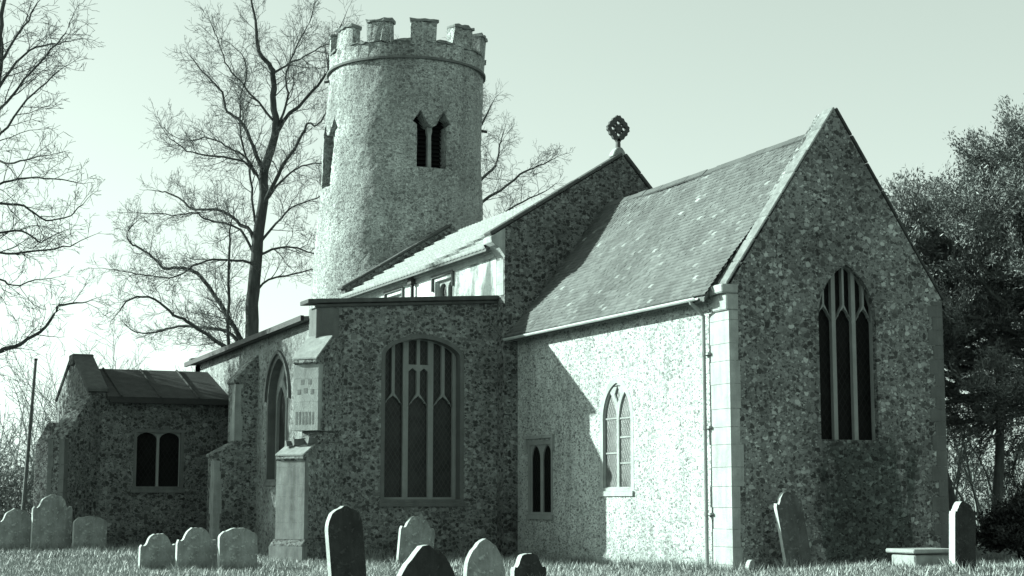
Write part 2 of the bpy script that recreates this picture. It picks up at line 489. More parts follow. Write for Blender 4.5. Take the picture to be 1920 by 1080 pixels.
rng = random.Random(7)
def quoins(parent, corner, du, dv, z0, z1, mat, big=0.42, small=0.26, h=0.30):
    """alternating corner blocks a hair proud of two walls meeting at corner; du,dv = directions along the walls"""
    b = MB(); z = z0; i = 0
    du, dv = Vector(du), Vector(dv); c = Vector(corner) - (du + dv) * 0.008
    while z < z1 - 0.02:
        hh = min(h * rng.uniform(0.8, 1.2), z1 - z)
        a, e = (big, small) if i % 2 else (small, big)
        a *= rng.uniform(0.9, 1.1); e *= rng.uniform(0.9, 1.1)
        p = [c, c + du * a, c + du * a + dv * e, c + dv * e]
        if du.cross(dv).z < 0: p = p[::-1]
        b.hexa([(q.x, q.y, z + 0.004) for q in p] + [(q.x, q.y, z + hh - 0.004) for q in p])
        z += hh; i += 1
    return b.build('quoin', mat, parent)

# ------------------------------------------------------------------ ground
def gh(x, y):
    return (0.36 * np.exp(-(((x - 19.6) / 4.2) ** 2 + ((y - 23.2) / 4.0) ** 2))
            + 0.14 * np.exp(-(((x - 8.0) / 5.0) ** 2 + ((y - 46.0) / 5.0) ** 2))
            + 0.02 * np.sin(x * 1.1 + 0.6 * y) * np.sin(y * 0.9) )
def axis(lo, hi, a, b, step):
    mid = np.arange(a, b + step, step)
    k = np.geomspace(1, 1 + abs(lo - a), 26)[1:] - 1; left = (a - k)[::-1]
    k = np.geomspace(1, 1 + abs(hi - b), 26)[1:] - 1; right = b + k
    return np.concatenate([left, mid, right])
gx = axis(-2500, 2500, -4, 44, 0.4); gy = axis(-300, 3000, 10, 66, 0.4)
GX, GY = np.meshgrid(gx, gy, indexing='ij')
GZ = gh(GX, GY); nx, ny = GX.shape
idx = np.arange(nx * ny).reshape(nx, ny)
F = np.stack([idx[:-1, :-1], idx[1:, :-1], idx[1:, 1:], idx[:-1, 1:]], -1).reshape(-1, 4)
o = obj('ground', from_np(np.stack([GX, GY, GZ], -1).reshape(-1, 3), F), 'turf', smooth=True); o['kind'] = 'structure'

# ------------------------------------------------------------------ church
church = thing('church', 'old flint parish church with a round battlemented tower, nave, aisle, porch and tiled chancel', 'church')
XS, XN, YE, YN = 18.13, 23.65, 28.60, 39.56       # chancel south/north wall, east wall, nave east wall
XA = 12.86                                           # aisle south wall
XR = 20.89                                           # chancel ridge
TW = 0.65                                            # wall thickness
# ---- chancel east gable wall
ewin = arch(20.30, 21.89, 2.76, 5.38, 6.63, 10)
b = MB()
b.slab([(XS, -0.3), (XN, -0.3), (XN, 5.95), (XR, 10.0), (XS, 5.95)], [ewin], east(YE), TW)
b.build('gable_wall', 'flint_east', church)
tp = top_of(ewin)
Ls = perp_lights(20.36, 21.83, 2.80, 5.26, 5.66, tp, mull=0.10, sub=0.05)
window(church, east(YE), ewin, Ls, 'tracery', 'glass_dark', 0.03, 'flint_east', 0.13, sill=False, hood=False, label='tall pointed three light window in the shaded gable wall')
# ---- chancel side walls
swin = arch(32.86, 34.30, 1.76, 3.42, 4.30, 10)
low = rect(37.02, 1.18, 38.36, 2.98)
b = MB(); b.slab(rect(YE + TW, -0.3, YN, 5.86), [swin, low], south(XS), TW)
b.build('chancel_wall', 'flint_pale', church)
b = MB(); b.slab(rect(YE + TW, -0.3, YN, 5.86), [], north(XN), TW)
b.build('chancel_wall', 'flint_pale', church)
yA, yB, yc = 32.92, 34.24, 33.58
lw = (yB - yA - 0.13) / 2
L1 = arch(yA, yA + lw, 1.83, 3.35, 4.02, 8); L2 = arch(yB - lw, yB, 1.83, 3.35, 4.02, 8)
eye = [(yc, 3.80), (yc + 0.13, 3.98), (yc, 4.17), (yc - 0.13, 3.98)]
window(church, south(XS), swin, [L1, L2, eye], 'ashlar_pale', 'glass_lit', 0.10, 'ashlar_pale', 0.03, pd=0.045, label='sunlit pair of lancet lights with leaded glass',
       bars=[(yA, yA + lw, 2.38), (yA, yA + lw, 2.98), (yA, yA + lw, 3.42), (yB - lw, yB, 2.62), (yB - lw, yB, 3.43)])
sL = [arch(37.08, 37.62, 1.22, 2.55, 2.92, 5), arch(37.76, 38.30, 1.22, 2.55, 2.92, 5)]
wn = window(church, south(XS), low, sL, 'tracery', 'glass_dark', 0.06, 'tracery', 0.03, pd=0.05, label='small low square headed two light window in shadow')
b = MB(); b.slab([(36.86, 2.75), (36.86, 3.17), (38.52, 3.17), (38.52, 2.75), (38.44, 2.75), (38.44, 3.09), (36.94, 3.09), (36.94, 2.75)], [], south(XS), 0.1, 0.07)
b.build('hood_mould', 'ashlar', wn)
# corner ashlar (south side of the east wall) and quoins
b = MB()
z = -0.2
while z < 5.45:
    h = min(rng.uniform(0.35, 0.55), 5.45 - z); l = 0.78 + rng.uniform(-0.08, 0.08)
    b.box((XS - 0.03, YE - 0.008, z + 0.004), (XS + 0.22 + rng.uniform(-0.06, 0.06), YE + l, z + h - 0.004)); z += h
b.build('quoin', 'ashlar_pale', church)
quoins(church, (XN, YE, 0), (-1, 0, 0), (0, 1, 0), -0.2, 5.9, 'ashlar_dim')
# kneeler stack and gable coping
b = MB()
b.box((XS - 0.09, YE - 0.02, 5.45), (XS + 0.22, YE + 0.55, 5.80)); b.box((XS - 0.20, YE - 0.035, 5.803), (XS + 0.2, YE + 0.50, 5.99))
b.build('kneeler', 'ashlar_pale', church, bevel=0.025)
def coping(parent, fr_y, p0, p1, width, th, mat, step=0.7, name='coping', yoff=-0.05):
    """coping stones laid along a rake from p0 to p1 (x,z) on a wall starting at y=fr_y"""
    b = MB(); d = Vector((p1[0] - p0[0], p1[1] - p0[1])); L = d.length; d /= L; nrm = Vector((-d.y, d.x))
    if nrm.y < 0: nrm = -nrm
    n = max(1, int(L / step)); rr = random.Random(int(L * 100))
    for i in range(n):
        a = Vector(p0) + d * (L * i / n + 0.004); c = Vector(p0) + d * (L * (i + 1) / n - 0.004)
        t = th * rr.uniform(0.92, 1.08); dy = rr.uniform(-0.012, 0.012)
        y0, y1 = fr_y + yoff + dy, fr_y + yoff + width + dy
        q = [a, c, c + nrm * t, a + nrm * t]
        b.hexa([(q[0].x, y0, q[0].y), (q[1].x, y0, q[1].y), (q[1].x, y1, q[1].y), (q[0].x, y1, q[0].y),
                (q[3].x, y0, q[3].y), (q[2].x, y0, q[2].y), (q[2].x, y1, q[2].y), (q[3].x, y1, q[3].y)])
    return b.build(name, mat, parent, bevel=0.02, weld=False)
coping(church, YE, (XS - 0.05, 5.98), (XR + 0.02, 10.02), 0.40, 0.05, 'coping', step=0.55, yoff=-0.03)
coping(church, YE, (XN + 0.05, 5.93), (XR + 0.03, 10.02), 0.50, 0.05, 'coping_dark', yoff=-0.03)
# ---- chancel roof: individual clay tiles
def tiles(parent, name, x_e, z_e, x_r, z_r, y0, y1, mat, expo=0.115, wid=0.17, seed=1):
    r = np.random.default_rng(seed)
    d = np.array([x_r - x_e, 0, z_r - z_e]); L = np.linalg.norm(d); d /= L
    nrm = np.array([-d[2], 0, d[0]]); nrm *= np.sign(nrm[2])
    V, Fq, rn = [], [], []
    rows = int(L / expo); k = 0
    for i in range(rows):
        off = (i % 2) * wid / 2
        sag = 0.012 * math.sin(i * 0.35)
        ys = np.arange(y0 - off, y1, wid)
        for y in ys:
            a0, a1 = max(y, y0) + 0.003, min(y + wid, y1) - 0.003
            if a1 - a0 < 0.02: continue
            s0 = i * expo + r.uniform(-0.006, 0.006); s1 = s0 + expo * 1.25
            tl, tu = 0.036 + r.uniform(-0.005, 0.009), 0.010
            lump = 0.03 * math.sin(y * 0.9 + 1) * math.sin(i * 0.12) - 0.05 * math.sin(math.pi * (y - y0) / (y1 - y0)) * (0.3 + 0.7 * i / rows)
            base = np.array([x_e, 0, z_e])
            def q(s, t, yy): p = base + d * s + nrm * (t + lump + sag * 0.4); return (p[0], yy, p[2])
            j = r.uniform(-0.004, 0.004)
            V += [q(s0, tl + j, a0), q(s0, tl - j, a1), q(s1, tu, a1), q(s1, tu, a0), q(s0, 0, a0), q(s0, 0, a1)]
            Fq += [(k, k + 1, k + 2, k + 3), (k + 4, k + 5, k + 1, k)]
            v = r.random(); rn += [v, v]; k += 6
    return obj(name, from_np(V, np.array(Fq), rn), mat, parent)
zR = 9.62
rf = tiles(church, 'chancel_roof', XS - 0.36, 5.80, XR, zR, YE + 0.34, 39.05, 'tile', seed=3)
tiles(church, 'chancel_roof', XN + 0.36, 5.80, XR, zR, YE + 0.34, 39.05, 'tile', seed=4)
b = MB()      # boarding under the tiles
for xe in (XS - 0.34, XN + 0.34):
    dx = (XR - xe); s = 1 if dx > 0 else -1
    b.hexa([(xe, YE + 0.45, 5.66), (XR, YE + 0.45, zR - 0.20), (XR, YN, zR - 0.20), (xe, YN, 5.66),
            (xe, YE + 0.45, 5.74), (XR, YE + 0.45, zR - 0.10), (XR, YN, zR - 0.10), (xe, YN, 5.74)])
b.build('roof_boarding', 'wood', church, weld=False)
b = MB(); n = 24       # ridge tiles
for i in range(n):
    a0 = YE + 0.47 + (YN - YE - 0.5) * i / n; a1 = YE + 0.47 + (YN - YE - 0.5) * (i + 1) / n - 0.01; h = rng.uniform(-0.012, 0.012) - 0.06 * math.sin(math.pi * (i + 0.5) / n)
    for s in (-1, 1):
        b.hexa([(XR, a0, zR + 0.03 + h), (XR + s * 0.13, a0, zR - 0.11 + h), (XR + s * 0.13, a1, zR - 0.11 + h), (XR, a1, zR + 0.03 + h),
                (XR, a0, zR + 0.07 + h), (XR + s * 0.15, a0, zR - 0.08 + h), (XR + s * 0.15, a1, zR - 0.08 + h), (XR, a1, zR + 0.07 + h)])
b.build('ridge_tiles', 'tile', church, weld=False)
# gutter and downpipe
b = MB(); xg = XS - 0.42
prof = [(xg + 0.065 * math.cos(a), 5.755 + 0.065 * math.sin(a)) for a in [math.pi + math.pi * i / 6 for i in range(7)]]
prof += [(xg + 0.05 * math.cos(a), 5.755 + 0.05 * math.sin(a)) for a in [2 * math.pi - math.pi * i / 6 for i in range(7)]]
b.slab(prof, [], (Vector((0, YE + 0.64, 0)), X_, Z_, -Y_), YN - YE - 1.25)
b.build('gutter', 'gutter', church)
b = MB(); xp, yp = XS - 0.11, 29.47
b.tube([(xp, yp, -0.1), (xp, yp, 5.40), (xp - 0.1, yp, 5.52), (xg + 0.02, yp, 5.66), (xg, yp, 5.72)], 0.045, 10)
for z in (1.2, 3.0, 4.55):
    b.tube([(xp, yp, z), (xp, yp, z + 0.09)], 0.058, 10); b.box((xp, yp - 0.16, z + 0.02), (XS + 0.01, yp + 0.1, z + 0.07))
b.build('downpipe', 'pipe', church, weld=False)

# ---- nave: east gable
NX0, NX1 = 17.75, 24.60
AP = (21.37, 11.02)
YG = 39.06
def nave_gable(y, parent, t, drop=0.0):
    b = MB()
    b.slab([(NX0, -0.3), (NX1, -0.3), (NX1, 7.5), AP, (NX0 + 0.0, 8.74)], [], east(y), t)
    return b.build('nave_gable', 'flint_gable', parent)
nave_gable(YG, church, 0.55)
coping(church, YG, (17.35, 8.52), (21.35, 11.04), 0.45, 0.09, 'coping_dark')
coping(church, YG, (NX1 + 0.1, 7.42), (21.39, 11.04), 0.45, 0.09, 'coping_dark')
b = MB()      # curved kneeler corbel
pr = [(17.76, 7.95), (17.70, 8.05), (17.58, 8.20), (17.46, 8.26), (17.36, 8.34), (17.34, 8.48), (17.76, 8.74)]
b.slab(pr, [], east(YG - 0.03), 0.55); b.build('kneeler', 'ashlar_pale', church, bevel=0.01)
b = MB(); z = 6.95
while z < 7.9:
    h = min(rng.uniform(0.3, 0.45), 7.9 - z); b.box((NX0 - 0.012, YG + 0.06, z + 0.002), (NX0 + 0.1, YG + rng.uniform(0.5, 0.556), z + h - 0.002)); z += h
b.build('quoin', 'ashlar', church)
# gable cross: a pierced lozenge on a stem
cx, cz = AP[0] - 0.07, AP[1] + 0.02
cr = bpy.data.objects.new('gable_cross', None); cr.empty_display_size = 0.2; link(cr, church)
b = MB(); fr = (Vector((cx, YG + 0.10, 0)), X_, Z_, -Y_)
b.slab([(-0.22, cz - 0.02), (0.22, cz - 0.02), (0.16, cz + 0.12), (0.10, cz + 0.20), (0.06, cz + 0.24), (-0.06, cz + 0.24), (-0.10, cz + 0.20), (-0.16, cz + 0.12)], [], fr, 0.3, 0.05)
b.build('pedestal', 'ashlar', cr, bevel=0.02)
b = MB(); b.slab([(-0.055, cz + 0.2), (0.055, cz + 0.2), (0.045, cz + 0.50), (-0.045, cz + 0.50)], [], fr, 0.12)
b.build('stem', 'coping_dark', cr, bevel=0.01)
m0 = cz + 0.78
out = []
for i in range(4):            # bulging lozenge with a crocketed rim
    a0 = Vector((math.sin(i * math.pi / 2), math.cos(i * math.pi / 2))) * 0.37; a1 = Vector((math.sin((i + 1) * math.pi / 2), math.cos((i + 1) * math.pi / 2))) * 0.37
    for k in range(8):
        t = k / 8; p = a0.lerp(a1, t); p *= 1 + 0.20 * math.sin(math.pi * t) + (0.10 if k % 2 else -0.02)
        out.append((p.x * 0.92, m0 + p.y))
holes = []
for (hx, hz, hr) in ((0, 0.17, 0.055), (0, -0.17, 0.055), (0.17, 0, 0.055), (-0.17, 0, 0.055), (0.1, 0.1, 0.035), (-0.1, 0.1, 0.035), (0.1, -0.1, 0.035), (-0.1, -0.1, 0.035)):
    holes.append([(hx + hr * math.cos(a * math.pi / 4), m0 + hz + hr * math.sin(a * math.pi / 4)) for a in range(8)])
b = MB(); b.slab(out[::-1], holes, fr, 0.12); b.build('cross_head', 'coping_dark', cr, bevel=0.008)

# ---- nave clerestory, roof, west gable
NW = 51.4
def clw(y0, y1): return [arch(y0, y0 + (y1 - y0 - 0.12) / 2, 6.4, 7.55, 7.8, 5), arch(y1 - (y1 - y0 - 0.12) / 2, y1, 6.4, 7.55, 7.8, 5)]
cw = [(42.75, 43.95), (46.75, 47.95)]
b = MB(); b.slab(rect(YG + 0.55, 5.5, NW, 8.34), [rect(a - 0.06, 6.34, c + 0.06, 7.88) for a, c in cw], south(NX0), 0.6)
b.build('clerestory_wall', 'render', church)
for a, c in cw:
    wn = window(church, south(NX0), rect(a - 0.06, 6.34, c + 0.06, 7.88), clw(a, c), 'ashlar_pale', 'glass', 0.0, 'ashlar', 0.12, sill=False)
    b = MB(); b.slab([(a - 0.22, 7.6), (a - 0.22, 8.06), (c + 0.22, 8.06), (c + 0.22, 7.6), (c + 0.14, 7.6), (c + 0.14, 7.98), (a - 0.14, 7.98), (a - 0.14, 7.6)], [], south(NX0), 0.1, 0.07)
    b.build('hood_mould', 'ashlar_dim', wn)
b = MB(); b.box((NX0 - 0.11, YG + 0.56, 8.16), (NX0 + 0.02, NW, 8.30)); b.box((NX0 - 0.05, YG + 0.56, 8.02), (NX0 + 0.02, NW, 8.158)); b.build('cornice', 'ashlar_pale', church)
b = MB(); b.slab(rect(YG + 0.55, -0.3, NW, 7.6), [], north(NX1), 0.6); b.build('nave_wall', 'flint_aisle', church)
b = MB(); b.tube([(NX0 - 0.1, 45.6, 6.3), (NX0 - 0.1, 45.6, 8.15)], 0.06, 8); b.box((NX0 - 0.2, 45.45, 8.0), (NX0 - 0.02, 45.75, 8.18)); b.build('downpipe', 'iron', church, weld=False)
RZ = 10.62
def nave_roof():
    r = np.random.default_rng(5)
    # rows of pale pantiles on the south slope, real rolls
    x0, z0, x1, z1 = NX0 - 0.38, 8.22, AP[0], RZ
    d = np.array([x1 - x0, 0, z1 - z0]); L = np.linalg.norm(d); d /= L; nr = np.array([-d[2], 0, d[0]])
    ex = 0.42; rows = int(L / ex); pw = 0.26; V = []; Fq = []; rn = []; k = 0
    ys = np.arange(YG + 0.42, NW, pw / 5)
    prof = 0.010 * np.sin((ys - ys[0]) / pw * 2 * np.pi)
    for i in range(rows + 1):
        s0, s1 = i * ex, min((i + 1) * ex + 0.05, L + 0.05)
        n = len(ys)
        for (s, t) in ((s0, 0.0), (s0, 0.10), (s1, 0.012)):
            for j in range(n):
                p = np.array([x0, 0, z0]) + d * s + nr * (t + (prof[j] if t else prof[j])); V.append((p[0], ys[j], p[2]))
        for a in range(2):
            for j in range(n - 1):
                Fq.append((k + a * n + j, k + a * n + j + 1, k + (a + 1) * n + j + 1, k + (a + 1) * n + j)); rn.append(0)
        k += 3 * n
    return obj('nave_roof', from_np(V, np.array(Fq)), 'pantile', church)
nave_roof()
b = MB(); b.hexa([(AP[0], YG + 0.42, RZ - 0.1), (NX1 + 0.3, YG + 0.42, 7.30), (NX1 + 0.3, NW, 7.30), (AP[0], NW, RZ - 0.1),
                  (AP[0], YG + 0.42, RZ + 0.02), (NX1 + 0.3, YG + 0.42, 7.42), (NX1 + 0.3, NW, 7.42), (AP[0], NW, RZ + 0.02)])
b.hexa([(NX0 - 0.36, YG + 0.42, 8.15), (AP[0], YG + 0.42, RZ - 0.14), (AP[0], NW, RZ - 0.14), (NX0 - 0.36, NW, 8.15),
        (NX0 - 0.36, YG + 0.42, 8.26), (AP[0], YG + 0.42, RZ - 0.03), (AP[0], NW, RZ - 0.03), (NX0 - 0.36, NW, 8.26)])
b.build('roof_boarding', 'wood', church, weld=False)
b = MB(); b.slab([(NX0, -0.3), (NX1, -0.3), (NX1, 7.5), (AP[0], 10.95), (NX0 - 0.25, 8.58), (NX0 - 0.25, 8.3), (NX0, 8.3)], [], east(NW), 0.5)
b.build('nave_gable', 'flint_gable', church)
coping(church, NW, (NX0 - 0.35, 8.52), (21.37, 10.97), 0.55, 0.08, 'coping_dark')

# ---- south aisle
AE = 52.9                                            # west end of the aisle
awin = arch(14.54, 16.74, 1.50, 5.24, 5.78, 9, flat=True)
b = MB()
b.slab([(XA, -0.3), (NX0, -0.3), (NX0, 6.84), (XA, 6.50)], [awin], east(YN), TW)
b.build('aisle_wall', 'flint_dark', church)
tp = top_of(awin)
Ls = perp_lights(14.64, 16.60, 1.60, 3.86, 4.24, tp, mull=0.15, centre_bar=5.02, sub=0.09)
window(church, east(YN), awin, Ls, 'tracery', 'glass', 0.06, 'ashlar_dim', 0.30, hood=False, label='wide three light window under a flattened arch')
b = MB(); fr = east(YN)
b.slab([(XA - 0.42, 6.49), (NX0 - 0.002, 6.85), (NX0 - 0.002, 6.97), (XA - 0.42, 6.60)], [], fr, TW + 0.06, 0.13)
b.slab([(XA - 0.20, 6.40), (NX0 - 0.002, 6.76), (NX0 - 0.002, 6.846), (XA - 0.20, 6.486)], [], fr, 0.1, 0.07)
b.build('coping', 'coping_dark', church, bevel=0.015)
# corner block carrying the parapet end
b = MB(); b.box((XA - 0.16, YN - 0.012, 5.45), (XA + 0.45, YN + 0.62, 6.42)); b.box((XA - 0.02, YN - 0.01, 0), (XA + 0.3, YN + 0.5, 5.44)); b.build('quoin', 'ashlar_dim', church, bevel=0.015)
pwin = arch(42.35, 44.35, 2.05, 4.25, 5.45, 10)
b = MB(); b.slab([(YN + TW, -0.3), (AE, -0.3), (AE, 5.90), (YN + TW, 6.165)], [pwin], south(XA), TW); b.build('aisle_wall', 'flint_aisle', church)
pl = [arch(42.45, 43.28, 2.15, 4.0, 4.65, 7), arch(43.42, 44.25, 2.15, 4.0, 4.65, 7), [(43.35, 4.5), (43.66, 4.86), (43.35, 5.25), (43.04, 4.86)]]
window(church, south(XA), pwin, pl, 'tracery', 'glass', 0.08, 'ashlar_dim', 0.22, hood=True, label='pointed two light window on the side wall of the aisle')
b = MB(); b.slab([(XA, -0.3), (NX0, -0.3), (NX0, 6.25), (XA, 5.9)], [], west(AE), TW); b.build('aisle_wall', 'flint_aisle', church)
b = MB()      # lean-to lead roof
FALL = 0.27
b.hexa([(XA - 0.26, YN + 0.7, 6.17), (NX0, YN + 0.7, 6.50), (NX0, AE + 0.1, 6.50 - FALL), (XA - 0.26, AE + 0.1, 6.17 - FALL),
        (XA - 0.26, YN + 0.7, 6.25), (NX0, YN + 0.7, 6.60), (NX0, AE + 0.1, 6.60 - FALL), (XA - 0.26, AE + 0.1, 6.25 - FALL)])
y = YN + 1.1
while y < AE:
    fz = FALL * (y - YN - 0.7) / (AE - YN - 0.6); b.tube([(XA - 0.27, y, 6.255 - fz), (NX0 - 0.01, y, 6.61 - fz)], 0.025, 6); y += 0.7
b.build('aisle_roof', 'lead', church, weld=False)
b = MB(); y0, y1 = YN + 0.72, AE + 0.1
b.hexa([(XA - 0.35, y0, 6.13), (XA - 0.265, y0, 6.13), (XA - 0.265, y1, 6.13 - FALL), (XA - 0.35, y1, 6.13 - FALL),
        (XA - 0.35, y0, 6.27), (XA - 0.265, y0, 6.27), (XA - 0.265, y1, 6.27 - FALL), (XA - 0.35, y1, 6.27 - FALL)])
b.build('gutter', 'iron', church)
b = MB(); b.box((XA - 0.2, AE - 0.2, 5.99), (XA + 0.5, AE + 0.12, 6.14)); b.build('coping', 'coping_dark', church, bevel=0.03)

# ---- buttresses: profile (l = projection, z) swept sideways
def buttress(parent, corner, d, stages, mat, qmat, name='buttress'):
    d = Vector((d[0], d[1], 0)).normalized(); s = Vector((-d.y, d.x, 0))
    root = None
    for i, (prof, wd) in enumerate(stages):
        fr = (Vector(corner) - s * wd / 2, d, Z_, -s)
        b = MB(); b.slab([(-0.35, prof[0][1])] + prof + [(-0.35, prof[-1][1])], [], fr, wd)
        if root is None: root = b.build(name, mat, parent, bevel=0.02)
        else: b.build('buttress_stage', mat, root, bevel=0.02)
    return root, d, s
bt, d, s = buttress(church, (XA + 0.05, YN + 0.05, 0), (-0.80, -0.60), [
    ([(1.30, 0.58), (1.30, 2.50), (1.36, 2.52), (1.36, 2.60), (0.70, 2.96)], 0.84),
    ([(1.46, -0.3), (1.46, 0.44), (1.32, 0.575)], 0.98),
    ([(0.50, 2.962), (0.45, 3.24)], 0.62),
    ([(0.72, 3.242), (0.72, 4.92), (0.80, 4.93), (0.80, 5.02), (0.12, 5.62)], 0.74)], 'flint_dark', 'ashlar')
# knapped flint panels on the end faces
c0 = Vector((XA + 0.05, YN + 0.05, 0))
for (L, u, z0, z1) in ((1.30, 0.425, 0.58, 2.49), (1.46, 0.495, -0.2, 0.43), (0.72, 0.375, 3.25, 4.91)):
    fr = (c0 + d * L, s, Z_, d); b = MB(); z = z0
    while z < z1 - 0.02:                     # courses of dressed stone on the end face
        h = min(rng.uniform(0.28, 0.42), z1 - z)
        b.slab(rect(-u - 0.004, z + 0.002, u + 0.004, z + h - 0.002), [], fr, 0.12 + rng.uniform(0, 0.1), 0.006); z += h
    b.build('facing', 'ashlar' if L == 0.72 else 'ashlar_mid', bt, weld=False)
fr = (c0, d, Z_, -s)
for (p, q, wd) in (((1.37, 2.60), (0.70, 2.965), 0.86), ((0.81, 5.02), (0.12, 5.63), 0.76)):
    f2 = (c0 - s * wd / 2, d, Z_, -s); b = MB()
    b.slab([p, (p[0], p[1] + 0.05), (q[0], q[1] + 0.05), q], [], f2, wd); b.build('weathering', 'ashlar', bt, bevel=0.01)
def panel(L, u0, u1, z0, z1):
    fr = (c0 + d * L, s, Z_, d); b = MB(); b.slab(rect(u0, z0, u1, z1), [], fr, 0.02, 0.010); b.build('flint_panel', 'panel', bt)
for u in (-0.27, -0.17, -0.07, 0.03, 0.13, 0.23):
    panel(0.72, u - 0.028, u + 0.028, 3.40, 3.72)
for (u, z) in ((-0.2, 4.15), (0.0, 4.18), (0.2, 4.15), (-0.1, 4.40), (0.12, 4.40)):
    panel(0.72, u - 0.05, u + 0.05, z, z + 0.13)
b = MB()      # broken rubble in the hollow between its stages
rr = random.Random(3)
for i in range(16):
    p = c0 + d * rr.uniform(0.5, 1.0) + s * rr.uniform(-0.36, 0.36); z = 2.9 + rr.uniform(-0.12, 0.12); e = rr.uniform(0.06, 0.13)
    b.hexa([(p.x + sx * e * rr.uniform(.7, 1.2), p.y + sy * e * rr.uniform(.7, 1.2), z + sz * e * rr.uniform(.5, .9)) for sz in (-1, 1) for sx, sy in ((-1, -1), (1, -1), (1, 1), (-1, 1))])
b.build('rubble', 'ashlar_dim', bt, weld=False)
buttress(church, (XA, 45.75, 0), (-1, 0), [
    ([(1.22, -0.3), (1.22, 2.72), (1.28, 2.74), (1.28, 2.82), (0.66, 3.15)], 0.75),
    ([(0.66, 3.152), (0.66, 4.82), (0.72, 4.84), (0.72, 4.92), (0.05, 5.65)], 0.74)], 'flint_dark', 'ashlar')
for (x0, z0, z1) in ((XA - 1.226, 0.0, 2.70), (XA - 0.666, 3.2, 4.80)):
    b = MB(); z = z0
    while z < z1 - 0.1:
        h = min(rng.uniform(0.3, 0.45), z1 - z); b.box((x0, 45.368, z), (x0 + rng.uniform(0.16, 0.24), 45.368 + rng.uniform(0.3, 0.5), z + h)); z += h
    b.build('quoin', 'ashlar', church)

# ---- porch
PE, PW, PS = 48.5, 54.0, 8.66                       # east wall, west wall, south gable
prw = rect(10.06, 1.88, 11.46, 3.56)
b = MB(); b.slab(rect(PS, -0.3, XA - 0.002, 4.52), [prw], east(PE), 0.6); b.build('porch_wall', 'flint_porch', church)
ph = [arch(a_, a_ + 0.6, 1.92, 3.32, 3.52, 5, flat=True) for a_ in (10.12, 10.80)]
window(church, east(PE), prw, ph, 'tracery', 'glass_dark', 0.05, 'ashlar_dim', 0.12, label='square headed two light window in the porch')
b = MB(); b.slab(rect(PS, -0.3, XA - 0.002, 4.52), [], west(PW), 0.6); b.build('porch_wall', 'flint_porch', church)
ym = (PE + PW) / 2
door = arch(ym - 0.75, ym + 0.75, -0.1, 2.0, 2.9, 8)
b = MB(); b.slab([(PE + 0.002, -0.3), (PW - 0.002, -0.3), (PW - 0.002, 4.72), (ym + 0.3, 5.78), (ym - 0.3, 5.78), (PE + 0.002, 4.72)], [door], south(PS - 0.02), 0.55)
b.build('porch_gable', 'flint_porch', church)
b = MB(); b.slab(grow_out(door, 0.02), [], south(PS - 0.02), 0.05, -0.3); b.build('door', 'void', church)
b = MB()
fr = south(PS - 0.08)
for sgn in (-1, 1):
    q = [(ym + sgn * (PW - PE + 0.2) / 2, 4.66), (ym + sgn * 0.34, 5.80), (ym + sgn * 0.34, 5.93), (ym + sgn * (PW - PE + 0.2) / 2, 4.79)]
    b.slab(q if sgn > 0 else q[::-1], [], fr, 0.62)
b.slab(rect(ym - 0.338, 5.66, ym + 0.338, 5.99), [], fr, 0.64, 0.02)
b.build('coping', 'coping_dark', church, bevel=0.03, weld=False)
b = MB(); ext = 0.28
for sgn in (-1, 1):
    ye = ym + sgn * ((PW - PE) / 2 + ext)
    b.hexa([(PS + 0.5, ye, 4.42), (PS + 0.5, ym, 5.46), (XA, ym, 5.46), (XA, ye, 4.42), (PS + 0.5, ye, 4.54), (PS + 0.5, ym, 5.58), (XA, ym, 5.58), (XA, ye, 4.54)])
    x = PS + 0.9
    while x < XA: 
        b.tube([(x, ye, 4.55), (x, ym, 5.60)], 0.03, 6); x += 1.15
b.build('porch_roof', 'slab_roof', church, weld=False)
b = MB(); b.box((PS + 0.55, PE - 0.34, 4.36), (XA - 0.02, PE - 0.22, 4.48)); b.build('gutter', 'iron', church)
quoins(church, (PS, PE, 0), (1, 0, 0), (0, 1, 0), 0, 4.4, 'ashlar_dim', 0.3, 0.2)
pb, pd, ps = buttress(church, (PS + 0.05, PE + 0.05, 0), (-1, -1), [
    ([(1.55, -0.3), (1.55, 3.30), (0.35, 4.55)], 0.55)], 'flint_porch', 'ashlar')
b = MB()
for sg in (-1, 1):
    z = 0
    while z < 3.2:
        h = min(rng.uniform(0.3, 0.42), 3.25 - z); wq = rng.uniform(0.15, 0.2)
        fr = (Vector((PS + 0.05, PE + 0.05, 0)) + pd * 1.556, ps, Z_, pd)
        b.slab(rect(sg * 0.28 - (wq if sg > 0 else 0), z + 0.005, sg * 0.28 + (wq if sg < 0 else 0), z + h - 0.005), [], fr, 0.2); z += h
b.build('quoin', 'ashlar_dim', pb, weld=False)
buttress(church, (PS + 0.05, PW - 0.05, 0), (-1, 1), [([(0.7, -0.3), (0.7, 3.30), (0.25, 4.0)], 0.5)], 'flint_porch', 'ashlar')

